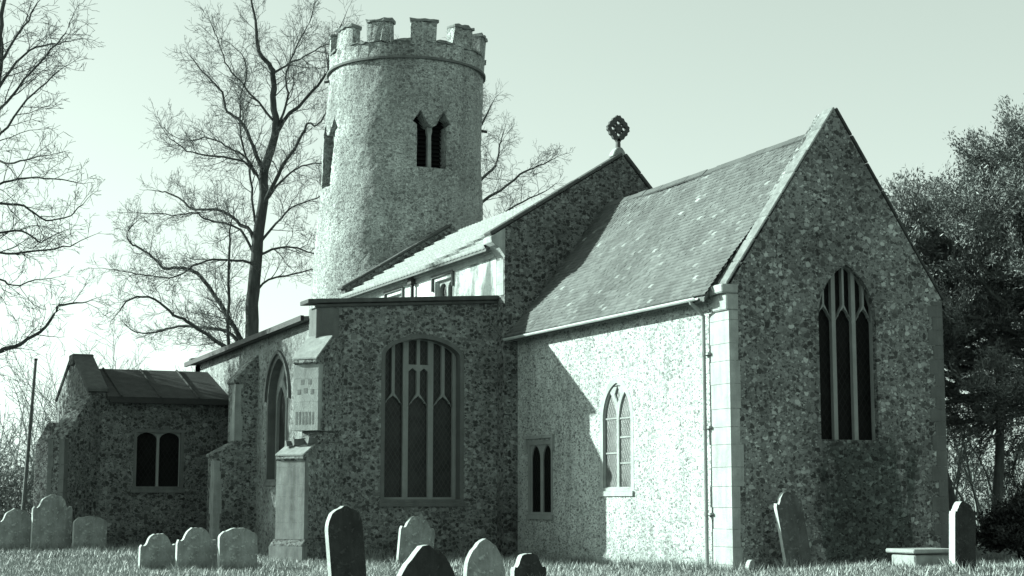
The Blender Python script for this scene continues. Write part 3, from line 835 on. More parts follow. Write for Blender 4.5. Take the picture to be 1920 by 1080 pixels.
# ---- round tower
def tc(z): return (20.72 + 0.034 * (z - 9), 55.1 - 0.014 * (z - 9))
RP = [(-0.3, 3.30), (4, 3.22), (9, 3.10), (11, 3.02), (13, 2.93), (15, 2.87), (17.05, 2.84)]
def tr(z): return float(np.interp(z, [p[0] for p in RP], [p[1] for p in RP]))
def build_tower():
    r = np.random.default_rng(11)
    na, nz = 150, 150
    A = np.linspace(0, 2 * np.pi, na, endpoint=False); Zs = np.linspace(-0.3, 17.05, nz)
    V = []; Fq = []
    for z in Zs:
        c = tc(z); rad = tr(z) + r.normal(0, 0.010, na) + 0.025 * np.sin(3 * A + z * 0.8) + 0.02 * np.sin(7 * A - z * 1.7)
        for a, q in zip(A, rad): V.append((c[0] + q * math.cos(a), c[1] + q * math.sin(a), z))
    for z in (17.05, -0.3):      # inner wall
        c = tc(z)
        for a in A: V.append((c[0] + 2.0 * math.cos(a), c[1] + 2.0 * math.sin(a), z))
    rows = nz + 2
    for i in range(rows):
        k = (i + 1) % rows
        for j in range(na):
            Fq.append((i * na + j, i * na + (j + 1) % na, k * na + (j + 1) % na, k * na + j))
    tw = obj('tower_wall', from_np(V, np.array(Fq)), 'flint_tower', church, smooth=True)
    cut = []
    for (ax, sc) in (('E', 1), ('S', 1)):
        b = MB()
        if ax == 'E':
            fr = (Vector((tc(14)[0], tc(14)[1] - 2.2, 0)), X_, Z_, -Y_)
        else:
            fr = (Vector((tc(14)[0] - 2.2, tc(14)[1], 0)), Y_, Z_, -X_)
        zb = 13.1 if ax == 'E' else 12.62
        b.slab([(-0.56, zb), (0.56, zb), (0.56, 14.62), (0.70, 14.72), (0.42, 15.14), (0.14, 14.62), (0, 14.56), (-0.14, 14.62), (-0.42, 15.14), (-0.70, 14.72), (-0.56, 14.62)], [], fr, 1.2, 1.0)
        c = b.build('cutter', None); cut.append(c)
    for c in cut:
        md = tw.modifiers.new('cut', 'BOOLEAN'); md.object = c; md.operation = 'DIFFERENCE'; md.solver = 'EXACT'
    bpy.context.view_layer.update()
    dg = bpy.context.evaluated_depsgraph_get()
    me = bpy.data.meshes.new_from_object(tw.evaluated_get(dg)); tw.modifiers.clear(); tw.data = me
    me.name = 'tower_wall'
    me.materials.clear(); me.materials.append(M['flint_tower'])
    for c in cut: bpy.data.objects.remove(c, do_unlink=True)
    for ax in ('E', 'S'):
        if ax == 'E': fr = (Vector((tc(14)[0], tc(14)[1] - 2.86, 0)), X_, Z_, -Y_)
        else: fr = (Vector((tc(14)[0] - 2.86, tc(14)[1], 0)), Y_, Z_, -X_)
        b = MB()
        zb = 13.1 if ax == 'E' else 12.62
        b.slab([(-0.075, zb - 0.02), (0.075, zb - 0.02), (0.065, 14.3), (0.10, 14.42), (0.10, 14.60), (-0.10, 14.60), (-0.10, 14.42), (-0.065, 14.3)], [], fr, 0.18, -0.22)
        b.slab(rect(-0.62, zb - 0.12, 0.62, zb), [], fr, 0.5, -0.02)
        wn = b.build('belfry_window', 'ashlar', tw, bevel=0.015, weld=False)
        b = MB()
        z = zb + 0.06
        while z < 15.0:
            O, U, Vv, W = fr
            P = lambda u, v, q: O + U * u + Vv * v + W * q
            b.hexa([P(-0.68, z, -0.52), P(0.68, z, -0.52), P(0.68, z + 0.14, -0.66), P(-0.68, z + 0.14, -0.66),
                    P(-0.68, z + 0.02, -0.52), P(0.68, z + 0.02, -0.52), P(0.68, z + 0.16, -0.66), P(-0.68, z + 0.16, -0.66)]); z += 0.15
        b.slab(rect(-0.7, zb, 0.7, 15.2), [], fr, 0.02, -0.68)
        b.build('belfry_louvre', 'void', tw, weld=False)
    b = MB(); b.arc(tc, 2.3, tr(17) + 0.09, 0, 2 * math.pi, 16.99, 17.07, 80); b.build('string_course', 'ashlar_dim', tw)
    r1 = tr(17) + 0.02; r0 = r1 - 0.42
    b = MB(); b.arc(tc, r0, r1, 0, 2 * math.pi, 17.072, 17.62, 80)
    cops = []
    nm = 11; a_ref = math.atan2(-0.909, -0.418)      # towards the viewer
    hw = R(9.3)
    for i in range(nm):
        a = a_ref + R(-17.2) + i * 2 * math.pi / nm
        b.arc(tc, r0, r1, a - hw, a + hw, 17.62, 18.34, 6)
        cop = MB(); cops.append(cop); cop.arc(tc, r0 - 0.05, r1 + 0.06, a - hw - 0.012, a + hw + 0.012, 18.342, 18.45, 6)
        n2 = a + 2 * math.pi / nm
        cop = MB(); cops.append(cop); cop.arc(tc, r0 - 0.05, r1 + 0.06, a + hw + 0.002, n2 - hw - 0.002, 17.622, 17.72, 6)
    for q in [b] + cops:
        bmesh.ops.remove_doubles(q.bm, verts=q.bm.verts, dist=1e-4)
        for v in q.bm.verts:
            if v.co.z > 17.5: v.co += Vector(r.normal(0, 0.022, 3)) + Vector((0, 0, 0.025 * math.sin(v.co.x * 3.1) * math.sin(v.co.y * 2.3)))
    pp = b.build('parapet', 'flint_tower', tw)
    for q in cops: q.build('coping', 'coping', pp, bevel=0.012)
    b = MB()      # low lead cap inside the parapet
    c = tc(17.2); n = 32
    for i in range(n):
        a0, a1 = 2 * math.pi * i / n, 2 * math.pi * (i + 1) / n
        b.face([(c[0] + 2.5 * math.cos(a0), c[1] + 2.5 * math.sin(a0), 17.15), (c[0] + 2.5 * math.cos(a1), c[1] + 2.5 * math.sin(a1), 17.15), (c[0], c[1], 17.45)])
    b.build('tower_roof', 'lead', tw)
    # water spouts
    for a, z, l in ((a_ref + R(89), 15.0, 3.07), (a_ref + R(-80), 16.75, 3.02)):
        b = MB(); c = tc(z); b.tube([(c[0] + 2.7 * math.cos(a), c[1] + 2.7 * math.sin(a), z + 0.03), (c[0] + l * math.cos(a), c[1] + l * math.sin(a), z - 0.04)], 0.05, 6)
        b.build('water_spout', 'coping_dark', tw)
build_tower()

# ------------------------------------------------------------------ headstones
def hs_outline(kind, w_, h, n=8):
    a = w_ / 2
    if kind == 'round':
        return [(-a, -0.25), (a, -0.25)] + [(a * math.cos(t), h - a + a * math.sin(t)) for t in [math.pi * i / (2 * n) for i in range(2 * n + 1)]]
    if kind == 'low':      # shallow segmental top
        k = h * 0.14 + 0.05
        return [(-a, -0.25), (a, -0.25)] + [(a * math.cos(t), h - k + k * math.sin(t)) for t in [math.pi * i / (2 * n) for i in range(2 * n + 1)]]
    if kind == 'pointed':
        return [(u, z) for u, z in arch(-a, a, -0.25, h - a * 1.45, h, 9)]
    if kind == 'shoulder':   # rounded head between small square shoulders
        b_ = a * 0.66; s_ = h - b_ * 0.85
        pts = [(-a, -0.25), (a, -0.25), (a, s_ - 0.08), (a * 0.93, s_ - 0.01), (a * 0.80, s_ - 0.03), (b_ + 0.02, s_)]
        pts += [(b_ * math.cos(t), s_ + b_ * 0.85 * math.sin(t)) for t in [math.pi * i / (2 * n) for i in range(1, 2 * n)]]
        return pts + [(-b_ - 0.02, s_), (-a * 0.80, s_ - 0.03), (-a * 0.93, s_ - 0.01), (-a, s_ - 0.08)]
    if kind == 'ogee':       # wavy baroque head
        pts = [(-a, -0.25), (a, -0.25), (a, h - 0.20), (a * 0.94, h - 0.15)]
        for i in range(1, 16):
            t = i / 16; u = a * 0.88 * math.cos(math.pi * t); pts.append((u, h - 0.13 + 0.13 * math.sin(math.pi * t) ** 1.6))
        return pts + [(-a * 0.94, h - 0.15), (-a, h - 0.20)]
def headstone(kind, x, y, w_, h, mat, label, yaw=0.0, lean=0.0, back=0.0, th=0.11, name='headstone', dz=0.0):
    b = MB(); fr = (Vector((0, -th / 2, 0)), X_, Z_, -Y_)
    b.slab(hs_outline(kind, w_, h), [], fr, th)
    me_o = b.build(name, mat, None, bevel=0.012)
    # worn faces: gentle irregularity
    for v in me_o.data.vertices:
        v.co.x += 0.008 * math.sin(v.co.z * 9 + x); v.co.z += 0.012 * math.sin(v.co.x * 23 + y) + 0.006 * math.sin(v.co.x * 61 + x)
    me_o.data.materials.append(M['sun_edge'])  # edge faces get the tone with sunlight painted in
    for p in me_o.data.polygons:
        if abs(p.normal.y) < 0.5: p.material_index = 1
    me_o.location = (x, y, float(gh(x, y)) + dz)
    me_o.rotation_euler = (R(back), R(lean), R(yaw))
    return tag(me_o, label, 'headstone', 'headstones in the churchyard')
HS = [
 ('shoulder', 6.55, 47.07, 1.12, 1.15, 'headstone', 'broad grey headstone at the far left edge, left of the tallest one by the porch', 10, 0, 0),
 ('shoulder', 7.44, 46.66, 1.13, 1.52, 'headstone', 'tallest grey headstone of the three standing before the porch corner', 12, 0, 1),
 ('low', 8.40, 46.24, 0.97, 0.93, 'headstone', 'short lichened headstone with arched top, right one of the three by the porch', 14, 1, -2),
 ('shoulder', 8.13, 36.54, 0.84, 0.80, 'headstone', 'leftmost and lowest of three joined headstones in front of the porch wall', 10, 0, 2),
 ('shoulder', 8.87, 35.99, 0.95, 0.93, 'headstone', 'middle wavy topped headstone of the three standing edge to edge', 9, 0, 1),
 ('ogee', 9.66, 35.45, 0.90, 0.92, 'headstone', 'right headstone of three in a row, beside the buttress foot', 9, -1, 2),
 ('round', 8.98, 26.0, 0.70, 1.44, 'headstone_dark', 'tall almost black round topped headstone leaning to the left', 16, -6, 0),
 ('shoulder', 14.35, 36.8, 0.94, 1.15, 'headstone', 'pale grey headstone below the three light window, partly hidden by a dark one', 8, 4, 2),
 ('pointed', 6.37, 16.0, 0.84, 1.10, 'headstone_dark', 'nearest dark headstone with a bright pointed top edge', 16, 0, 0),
 ('pointed', 9.75, 22.22, 0.72, 0.99, 'headstone', 'grey arched headstone with bright left edge, right of the nearest pointed one', 15, 2, 0),
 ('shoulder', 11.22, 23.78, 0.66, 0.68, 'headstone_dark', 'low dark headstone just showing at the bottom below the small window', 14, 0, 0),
 ('shoulder', 19.35, 28.05, 0.62, 1.66, 'headstone_shade', 'tall shaded headstone tilting left against the gable wall', 0, -13, 3),
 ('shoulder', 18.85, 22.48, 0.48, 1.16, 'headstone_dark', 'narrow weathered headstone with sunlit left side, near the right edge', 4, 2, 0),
 ('pointed', 17.20, 26.56, 0.20, 0.27, 'headstone', 'tiny footstone at the chancel corner, only its tip showing', 14, 0, 0),
]
for a in HS:
    headstone(*a[:7], yaw=a[7], lean=a[8], back=a[9], th=0.15 if a[1] == 18.85 else 0.11)
# chest tomb slab on the rise before the gable
t = thing('chest_tomb', 'low pale chest tomb with a slab lid, sunlit on the rise at right', 'tomb', (19.55, 24.4, float(gh(19.55, 24.4))))
b = MB(); b.box((-0.46, -0.35, -0.2), (0.46, 0.35, 0.22)); b.build('chest', 'headstone_pale', t, bevel=0.03)
b = MB(); b.box((-0.53, -0.42, 0.244), (0.53, 0.42, 0.32)); b.build('lid', 'headstone_pale', t, bevel=0.02)

# ------------------------------------------------------------------ pole
pl_ = thing('pole', 'thin bare wooden pole leaning slightly right of the left hedge', 'pole', (7.66, 54.19, 0))
b = MB(); b.tube([(0, 0, -0.3), (0.14, -0.06, 3.0), (0.27, -0.12, 6.0)], [0.075, 0.06, 0.045], 8); b.build('shaft', 'wood', pl_)
b = MB(); b.tube([(0.27, -0.12, 6.0), (0.272, -0.12, 6.06)], 0.06, 8); b.build('pole_cap', 'iron', pl_)

# ------------------------------------------------------------------ trees
class Tubes:
    """many tapering tubes gathered into one mesh"""
    def __init__(self): self.V = []; self.F = []; self.n = 0
    def add(self, pts, rad, k):
        P = np.asarray(pts, float); m = len(P)
        d = np.gradient(P, axis=0); d /= np.linalg.norm(d, axis=1)[:, None] + 1e-9
        ref = np.where(np.abs(d[:, 2:3]) > 0.9, np.array([[1., 0, 0]]), np.array([[0., 0, 1]]))
        a = np.cross(d, ref); a /= np.linalg.norm(a, axis=1)[:, None] + 1e-9; c = np.cross(d, a)
        th = np.arange(k) * 2 * np.pi / k
        ring = P[:, None] + (a[:, None] * np.cos(th)[None, :, None] + c[:, None] * np.sin(th)[None, :, None]) * np.asarray(rad)[:, None, None]
        self.V.append(ring.reshape(-1, 3))
        i = np.arange(m - 1)[:, None] * k; j = np.arange(k)[None]; j2 = (j + 1) % k
        f = np.stack([i + j, i + j2, i + k + j2, i + k + j], -1).reshape(-1, 4) + self.n
        self.F.append(f); self.n += m * k
    def build(self, name, mat, parent):
        return obj(name, from_np(np.concatenate(self.V), np.concatenate(self.F)), mat, parent, smooth=True)
def rand_perp(r, d):
    v = r.normal(size=3); v -= d * v.dot(d); return v / (np.linalg.norm(v) + 1e-9)
def path(r, p, d, L, n, wob, up):
    pts = [p.copy()]; d = d / np.linalg.norm(d)
    for i in range(n):
        d = d + r.normal(size=3) * wob + np.array([0, 0, up]); d /= np.linalg.norm(d)
        p = p + d * (L / n); pts.append(p.copy())
    return np.array(pts)
def sprout(r, pts, r0, L, lvl, sp, T, prm):
    """side shoots along a branch, recursing down to twigs"""
    seg = np.linalg.norm(np.diff(pts, axis=0), axis=1); cum = np.concatenate([[0], np.cumsum(seg)]); tot = cum[-1]
    s = tot * prm['start'][lvl] + r.uniform(0, sp)
    while s < tot:
        i = min(np.searchsorted(cum, s) - 1, len(seg) - 1); f = (s - cum[i]) / seg[i]; p = pts[i] * (1 - f) + pts[i + 1] * f
        d = (pts[i + 1] - pts[i]) / seg[i]
        ang = math.radians(r.uniform(28, 62)); dd = d * math.cos(ang) + rand_perp(r, d) * math.sin(ang)
        l = L * (1.0 - 0.55 * s / tot) * r.uniform(0.6, 1.25)
        n = prm['n'][lvl]; q = path(r, p, dd, l, n, prm['wob'][lvl], prm['up'][lvl])
        rr = max(min(r0 * (1 - 0.7 * s / tot) * 0.45, l * 0.013), prm['rmin'])
        T[min(lvl, len(T) - 1)].add(q, np.linspace(rr, prm['rmin'], n + 1), 5 if lvl == 0 else 3)
        if lvl + 1 < prm['levels']:
            sprout(r, q, rr, L * prm['ratio'], lvl + 1, prm['sp'][lvl + 1], T, prm)
        s += sp * r.uniform(0.6, 1.4)
PRM = dict(levels=4, start=[0.15, 0.12, 0.1, 0.1], n=[6, 4, 3, 3], wob=[0.15, 0.13, 0.10, 0.08], up=[0.05, 0.06, 0.05, 0.04], rmin=0.0065, ratio=0.54, sp=[0.30, 0.24, 0.21, 0.2])
def bare_tree(name, label, base, limbs, rads, seed, depth=0.5, L0=2.2, prm=PRM, bark='bark', twig='twig'):
    """limbs: name -> [(lateral, z)...] along the tree's broad side; depth spread gives it thickness"""
    r = np.random.default_rng(seed)
    t = thing(name, label, 'tree', (base[0], base[1], 0))
    rt = np.array([0.909, -0.418, 0]); dp = np.array([0.418, 0.909, 0])
    A, B, Cc = Tubes(), Tubes(), Tubes()
    tk = limbs['trunk']
    for nme, pl in limbs.items():
        pts = np.array([[u, z] for u, z in pl]); m = len(pts)
        if nme == 'trunk':
            u = np.concatenate([[pts[0, 0]], pts[:, 0]]); z = np.concatenate([[-0.3], pts[:, 1]]); w_ = 0.05 * np.sin(z * 0.6)
        else:
            u, z = pts[:, 0], pts[:, 1]
            run = np.concatenate([[0], np.cumsum(np.hypot(np.diff(u), np.diff(z)))])
            w_ = run * r.uniform(-depth, depth) + np.cumsum(r.normal(0, 0.06, m)) * (run > 0)
        P = u[:, None] * rt + w_[:, None] * dp; P[:, 2] = z
        # refine with smooth interpolation and a little wander
        tt = np.arange(len(P)); q = np.linspace(0, len(P) - 1, (len(P) - 1) * 3 + 1)
        Q = np.stack([np.interp(q, tt, P[:, i]) for i in range(3)], -1)
        if len(Q) > 4:
            K = Q.copy(); K[1:-1] = (Q[:-2] + 2 * Q[1:-1] + Q[2:]) / 4; Q = K
        Q[1:-1] += r.normal(0, 0.025, Q[1:-1].shape)
        r0, r1 = rads.get(nme, rads['*'])
        rad = r0 + (r1 - r0) * np.linspace(0, 1, len(Q)) ** 0.8
        if nme == 'trunk': rad[0] *= 1.35
        A.add(Q, rad, 8 if r0 > 0.1 else 6)
        if nme == 'trunk':
            k = int(len(Q) * 0.55); sprout(r, Q[k:], r1 * 2, L0, 0, prm['sp'][0] * 1.2, (B, Cc), prm)
        else:
            sprout(r, Q, r0, L0, 0, prm['sp'][0], (B, Cc), prm)
            tip = path(r, Q[-1], Q[-1] - Q[-3], L0 * 0.5, 5, 0.15, 0.03); Cc.add(tip, np.linspace(r1, prm['rmin'], 6), 3)
            sprout(r, tip, r1, L0 * 0.6, 1, 0.3, (B, Cc), prm)
    A.build('trunk', bark, t); B.build('branches', bark, t); Cc.build('twigs', twig, t)
    return t
MAIN = {
'trunk': [(0.15, 4.0), (0.11, 8.06), (-0.02, 10.72), (0.11, 12.36), (0.27, 14.26), (0.43, 15.52), (0.43, 16.79), (0.62, 17.55), (1.0, 18.81), (0.94, 19.57), (0.81, 20.58), (0.83, 21.72), (0.62, 22.1), (0.04, 22.73), (-0.02, 23.62), (-0.21, 24.63), (-0.34, 25.51)],
'r1': [(1.0, 18.8), (1.45, 19.57), (1.96, 20.08), (2.72, 20.83), (3.36, 21.59), (3.42, 22.48), (3.74, 23.24), (4.0, 24.0)],
'r2': [(1.0, 18.9), (1.38, 19.7), (1.57, 20.58), (1.45, 21.34), (1.7, 22.1), (2.15, 22.98), (2.72, 23.87), (2.98, 24.75)],
'c1': [(0.81, 21.72), (1.32, 22.22), (1.96, 22.6), (2.59, 23.11), (3.61, 23.74)],
'l1': [(1.0, 19.19), (0.68, 19.57), (0.17, 20.2), (-0.34, 20.71), (-0.85, 21.34), (-1.36, 21.97), (-1.62, 22.86), (-1.93, 23.62)],
'l2': [(0.45, 16.91), (-0.21, 18.3), (-0.59, 19.32), (-1.23, 19.82), (-1.68, 20.2), (-1.81, 21.09), (-2.38, 21.66), (-3.02, 22.35), (-3.4, 22.86)],
'l3': [(0.43, 16.3), (-0.15, 17.17), (-0.59, 17.86), (-1.49, 18.3), (-2.0, 18.68), (-2.64, 18.94), (-3.78, 18.81), (-4.42, 19.19)],
'l4': [(0.0, 16.79), (-0.47, 17.42), (-1.49, 17.61), (-2.51, 17.74), (-3.27, 17.93), (-3.91, 18.43), (-4.29, 18.81)],
'l5': [(0.2, 14.2), (-0.02, 14.76), (-0.15, 16.15), (-0.28, 17.29), (-0.66, 18.3), (-0.79, 19.32), (-0.79, 20.58), (-0.47, 21.59), (-0.59, 22.48), (-1.23, 23.11)],
'l6': [(0.11, 13.2), (-0.15, 14.13), (-0.72, 14.51), (-1.23, 15.02), (-2.0, 15.33), (-3.27, 15.4), (-3.78, 15.9), (-4.55, 16.34), (-5.06, 16.47)],
'l7': [(0.08, 12.9), (-0.59, 14.26), (-1.74, 14.57), (-2.51, 14.76), (-2.76, 15.08), (-3.78, 14.95), (-4.55, 15.02), (-5.44, 15.08)],
'l8': [(0.1, 12.5), (-0.72, 12.68), (-1.74, 12.61), (-2.51, 12.3), (-3.15, 11.73), (-3.78, 11.6), (-4.8, 11.73), (-5.95, 11.85)],
'l9': [(0.1, 7.6), (-0.54, 9.0), (-1.62, 10.72), (-2.13, 11.35), (-2.64, 12.11), (-3.27, 12.49), (-3.78, 12.61), (-4.55, 12.49), (-5.06, 13.12), (-5.95, 13.63), (-6.4, 13.88), (-6.65, 14.38), (-6.33, 14.89)],
'l10': [(0.1, 7.2), (-0.47, 8.6), (-1.23, 9.45), (-2.51, 9.64), (-3.53, 9.83), (-4.55, 9.71), (-5.31, 9.52), (-5.95, 9.58)],
'l11': [(0.1, 6.9), (-0.47, 8.2), (-1.36, 8.69), (-2.0, 9.2), (-2.64, 9.58), (-3.27, 9.83), (-3.78, 10.46), (-4.55, 10.72), (-5.31, 10.34), (-5.44, 9.96)],
's1': [(-0.3, 7.2), (-1.08, 8.57), (-1.04, 10.72), (-0.98, 12.99), (-0.98, 13.88), (-0.85, 14.51)],
'rr1': [(0.4, 15.2), (1.19, 16.66), (1.83, 17.42), (2.47, 18.3), (2.72, 18.81), (3.23, 18.49), (3.87, 19.32)],
'rr2': [(0.4, 15.3), (1.32, 16.79), (2.08, 17.42), (2.85, 17.67), (3.61, 17.55)],
'rr3': [(0.2, 12.9), (1.32, 13.37), (2.08, 13.25), (2.85, 12.99), (3.61, 13.12)],
'rr4': [(0.05, 11.0), (0.68, 11.85), (1.96, 12.11), (2.72, 12.36), (3.61, 12.23)],
'rr5': [(0.25, 13.4), (1.13, 14.38), (1.83, 15.02), (2.85, 15.27), (3.87, 15.65)],
}
bare_tree('bare_tree', 'tall bare winter tree with a thick trunk rising behind the aisle, left of the tower', (20.54, 73.8), MAIN,
          {'trunk': (0.40, 0.045), '*': (0.07, 0.02), 'l9': (0.14, 0.03), 'l10': (0.12, 0.03), 'l11': (0.12, 0.03), 's1': (0.11, 0.03), 'rr1': (0.11, 0.03), 'r1': (0.11, 0.03), 'l2': (0.11, 0.03), 'l6': (0.11, 0.03)}, 21, L0=2.1)
LEFT = {
'trunk': [(-0.1, 3.0), (0.0, 6.23), (0.04, 8.34), (0.21, 10.02), (0.26, 11.71), (0.38, 13.39), (0.64, 14.57), (0.74, 15.5), (0.68, 16.6), (0.81, 17.44), (0.89, 18.45)],
'a': [(0.38, 13.0), (0.64, 13.56), (1.15, 14.24), (1.74, 14.91), (2.34, 15.75), (2.76, 16.13), (2.93, 16.6)],
'b': [(0.3, 11.9), (0.64, 12.55), (1.15, 13.06), (1.91, 13.98), (2.51, 14.41), (2.93, 14.74)],
'c': [(0.21, 10.3), (0.64, 10.78), (1.32, 10.86), (1.83, 10.53), (2.34, 10.32), (2.85, 10.53), (3.19, 10.95)],
'd': [(0.1, 9.2), (0.64, 9.68), (0.89, 9.81), (1.74, 9.84), (2.17, 9.6), (2.42, 9.43), (2.64, 9.6)],
'e': [(0.05, 8.9), (0.64, 9.35), (1.32, 9.09), (2.34, 9.14), (3.19, 9.22), (3.61, 9.35)],
'f': [(0.26, 12.3), (0.64, 12.17), (1.32, 11.88), (1.91, 12.05), (2.59, 12.05)],
'g': [(0.6, 14.24), (0.89, 15.16), (1.49, 15.84), (2.17, 16.09), (2.76, 16.18)],
'h': [(0.71, 15.33), (1.15, 15.92), (1.74, 16.6), (2.0, 17.1)],
'i': [(0.04, 8.0), (0.47, 8.46), (1.15, 8.34), (1.57, 8.08), (2.34, 8.25)],
'k': [(0.26, 11.2), (0.81, 11.37), (1.32, 11.62), (2.17, 11.71), (2.85, 11.62)],
'j': [(-0.05, 4.6), (0.31, 5.39), (0.64, 5.63), (0.97, 6.12), (1.62, 6.36), (2.2, 6.77), (2.57, 7.34), (2.69, 7.63), (3.26, 7.7)],
'm': [(0.0, 6.5), (-0.8, 7.5), (-1.9, 8.3), (-3.0, 9.4), (-3.8, 11.0)],
'n': [(0.1, 9.0), (-0.9, 10.4), (-2.1, 11.5), (-3.2, 13.2)],
'o': [(0.25, 11.5), (-0.5, 13.2), (-1.4, 14.6), (-2.1, 16.3)],
'p': [(0.3, 12.5), (-0.1, 14.6), (-0.3, 16.4), (-0.6, 18.0)],
}
bare_tree('bare_tree', 'bare winter tree at the left edge, its branches reaching in from outside the picture', (5.62, 52.9), LEFT,
          {'trunk': (0.22, 0.045), '*': (0.055, 0.018), 'j': (0.10, 0.03), 'm': (0.13, 0.03), 'n': (0.12, 0.03)}, 5, L0=1.7,
          prm=dict(PRM, up=[-0.01, 0.0, 0.0, 0.0], rmin=0.006, sp=[0.32, 0.24, 0.22, 0.2]))
BACK = {
'trunk': [(-0.2, 4), (0.0, 9.73), (0.2, 14.15), (0.33, 19.13), (-1.06, 22.0), (-1.9, 24.4), (-2.17, 25.9)],
'a': [(0.33, 14.15), (1.87, 15.26), (2.84, 16.36), (3.96, 17.05), (5.07, 17.47)],
'b': [(0.3, 15.8), (1.87, 17.33), (2.84, 17.75), (3.82, 18.57), (4.51, 18.85), (5.35, 19.13)],
'c': [(0.3, 16.8), (1.87, 18.85), (2.56, 19.4), (2.7, 20.51), (2.84, 21.06)],
'd': [(0.33, 18.8), (1.87, 21.4), (2.29, 22.2)],
'e': [(0.33, 19.13), (0.89, 22.27), (0.61, 24.4), (0.33, 25.6)],
'f': [(0.2, 14.0), (-1.2, 16.0), (-2.4, 18.5), (-3.0, 20.5)],
}
bare_tree('bare_tree', 'bare tree behind the round tower, branches showing to the right of it', (32.73, 79.29), BACK,
          {'trunk': (0.40, 0.05), '*': (0.11, 0.03)}, 9, L0=2.1)

# bare scrub behind the porch and at the left
def scrub(x, y, h, n, seed, label, group):
    r = np.random.default_rng(seed); t = thing('bare_shrub', label, 'shrub', (x, y, 0), group)
    A, B = Tubes(), Tubes(); prm = dict(levels=2, start=[0.25, 0.2], n=[4, 3], wob=[0.14, 0.18], up=[0.07, 0.05], rmin=0.010, ratio=0.5, sp=[0.38, 0.3])
    for i in range(n):
        a = r.uniform(0, 2 * np.pi); d = np.array([math.cos(a) * 0.35, math.sin(a) * 0.35, 1.0]); p = np.array([math.cos(a) * r.uniform(0, 0.8), math.sin(a) * r.uniform(0, 0.8), -0.1])
        q = path(r, p, d, h * r.uniform(0.65, 1.05), 9, 0.09, 0.04); A.add(q, np.linspace(0.05, 0.012, 10), 5)
        sprout(r, q, 0.05, h * 0.24, 0, prm['sp'][0], (B,), prm)
    A.build('stems', 'scrub', t); B.build('twigs', 'scrub', t); return t
for i, (px, dep, h, n, lb) in enumerate([
    (-20, 72, 6.2, 9, 'bare shrub at the left edge behind the headstones'), (35, 76, 7.0, 9, 'pale bare shrub directly behind the leaning pole'),
    (80, 70, 7.4, 9, 'tallest twiggy bare shrub, left of the porch gable'), (120, 92, 9.6, 8, 'thin bare shrub rising over the porch gable'),
    (175, 96, 11.2, 7, 'spindly bare sapling clump over the porch ridge'), (235, 95, 11.0, 7, 'spindly bare sapling clump over the middle of the porch roof'),
    (310, 94, 9.8, 7, 'low bare shrub over the right end of the porch roof'), (-70, 80, 7.0, 9, 'bare shrub beyond the left edge')]):
    a = math.radians(24.7) + math.atan((px - 960) / 3076.0); k = dep / math.cos(a - math.radians(24.7))
    scrub(k * math.sin(a), k * math.cos(a), h, n, 40 + i, lb, 'bare shrubs behind the porch')

# ------------------------------------------------------------------ foliage
def leaves(r, C0, D0, n, size, asp=0.45, spread=0.18):
    """n leaf quads round each centre C0 (m,3) with axis D0 (m,3)"""
    m = len(C0); c = np.repeat(C0, n, 0); d = np.repeat(D0, n, 0)
    c = c + r.normal(0, spread, c.shape) * np.array([1, 1, 0.8]) + d * r.uniform(-spread, spread * 1.5, (m * n, 1))
    ax = d + r.normal(0, 0.65, d.shape); ax /= np.linalg.norm(ax, axis=1)[:, None]
    sd = np.cross(ax, r.normal(size=ax.shape)); sd /= np.linalg.norm(sd, axis=1)[:, None] + 1e-9
    s = size * r.uniform(0.6, 1.3, (m * n, 1)); a = ax * s; b_ = sd * s * asp
    V = np.stack([c - a * 0.5, c + b_ * 0.5, c + a * 0.6, c - b_ * 0.5], 1).reshape(-1, 3)
    F_ = np.arange(m * n * 4).reshape(-1, 4)
    clump = np.repeat(r.random(m), n); rn = np.clip(0.65 * clump + 0.35 * r.random(m * n), 0, 1)
    return V, F_, rn
def evergreen(name, label, base, limbs, seed, leaf, bark, size=0.15, per=16, trunk_h=6.0, trunk_r=0.35, stems=3, cat='tree', spread=0.17, subs=10, sub_len=1.0, out=None, asp=0.45):
    out = trunk_r * 1.2 if out is None else out
    r = np.random.default_rng(seed); t = thing(name, label, cat, (base[0], base[1], 0))
    A, B = Tubes(), Tubes(); C0, D0 = [], []
    for i in range(stems):
        a = r.uniform(0, 2 * np.pi); q = path(r, np.array([math.cos(a) * out, math.sin(a) * out, -0.2]), np.array([math.cos(a) * 0.12, math.sin(a) * 0.12, 1]), trunk_h * r.uniform(0.85, 1.1), 9, 0.06, 0.05)
        A.add(q, np.linspace(trunk_r, trunk_r * 0.35, 10), 8)
    for (z0, az, el, L, upb) in limbs:
        d = np.array([math.cos(az) * math.cos(el), math.sin(az) * math.cos(el), math.sin(el)])
        q = path(r, np.array([0, 0, z0]), d, L, 8, 0.10, upb); B.add(q, np.linspace(0.10, 0.02, 9), 5)
        for j in range(subs):
            f = r.uniform(0.25, 1.0) ** 0.8 * 7.99; i0 = int(f); p = q[i0] + (q[i0 + 1] - q[i0]) * (f - i0); dd = q[i0 + 1] - q[i0]; dd /= np.linalg.norm(dd)
            dd = dd * 0.75 + rand_perp(r, dd) * r.uniform(0.4, 1.0); dd[2] += 0.12
            s = path(r, p, dd, sub_len * r.uniform(0.5, 1.2), 5, 0.12, 0.04); B.add(s, np.linspace(0.025, 0.006, 6), 3)
            for k in range(1, 6):
                C0.append(s[k]); e = s[k] - s[k - 1]; D0.append(e / np.linalg.norm(e))
    V, F_, rn = leaves(r, np.array(C0), np.array(D0), per, size, asp, spread)
    A.build('trunk', bark, t); B.build('branches', bark, t); obj('crown', from_np(V, F_, rn), leaf, t)
    return t
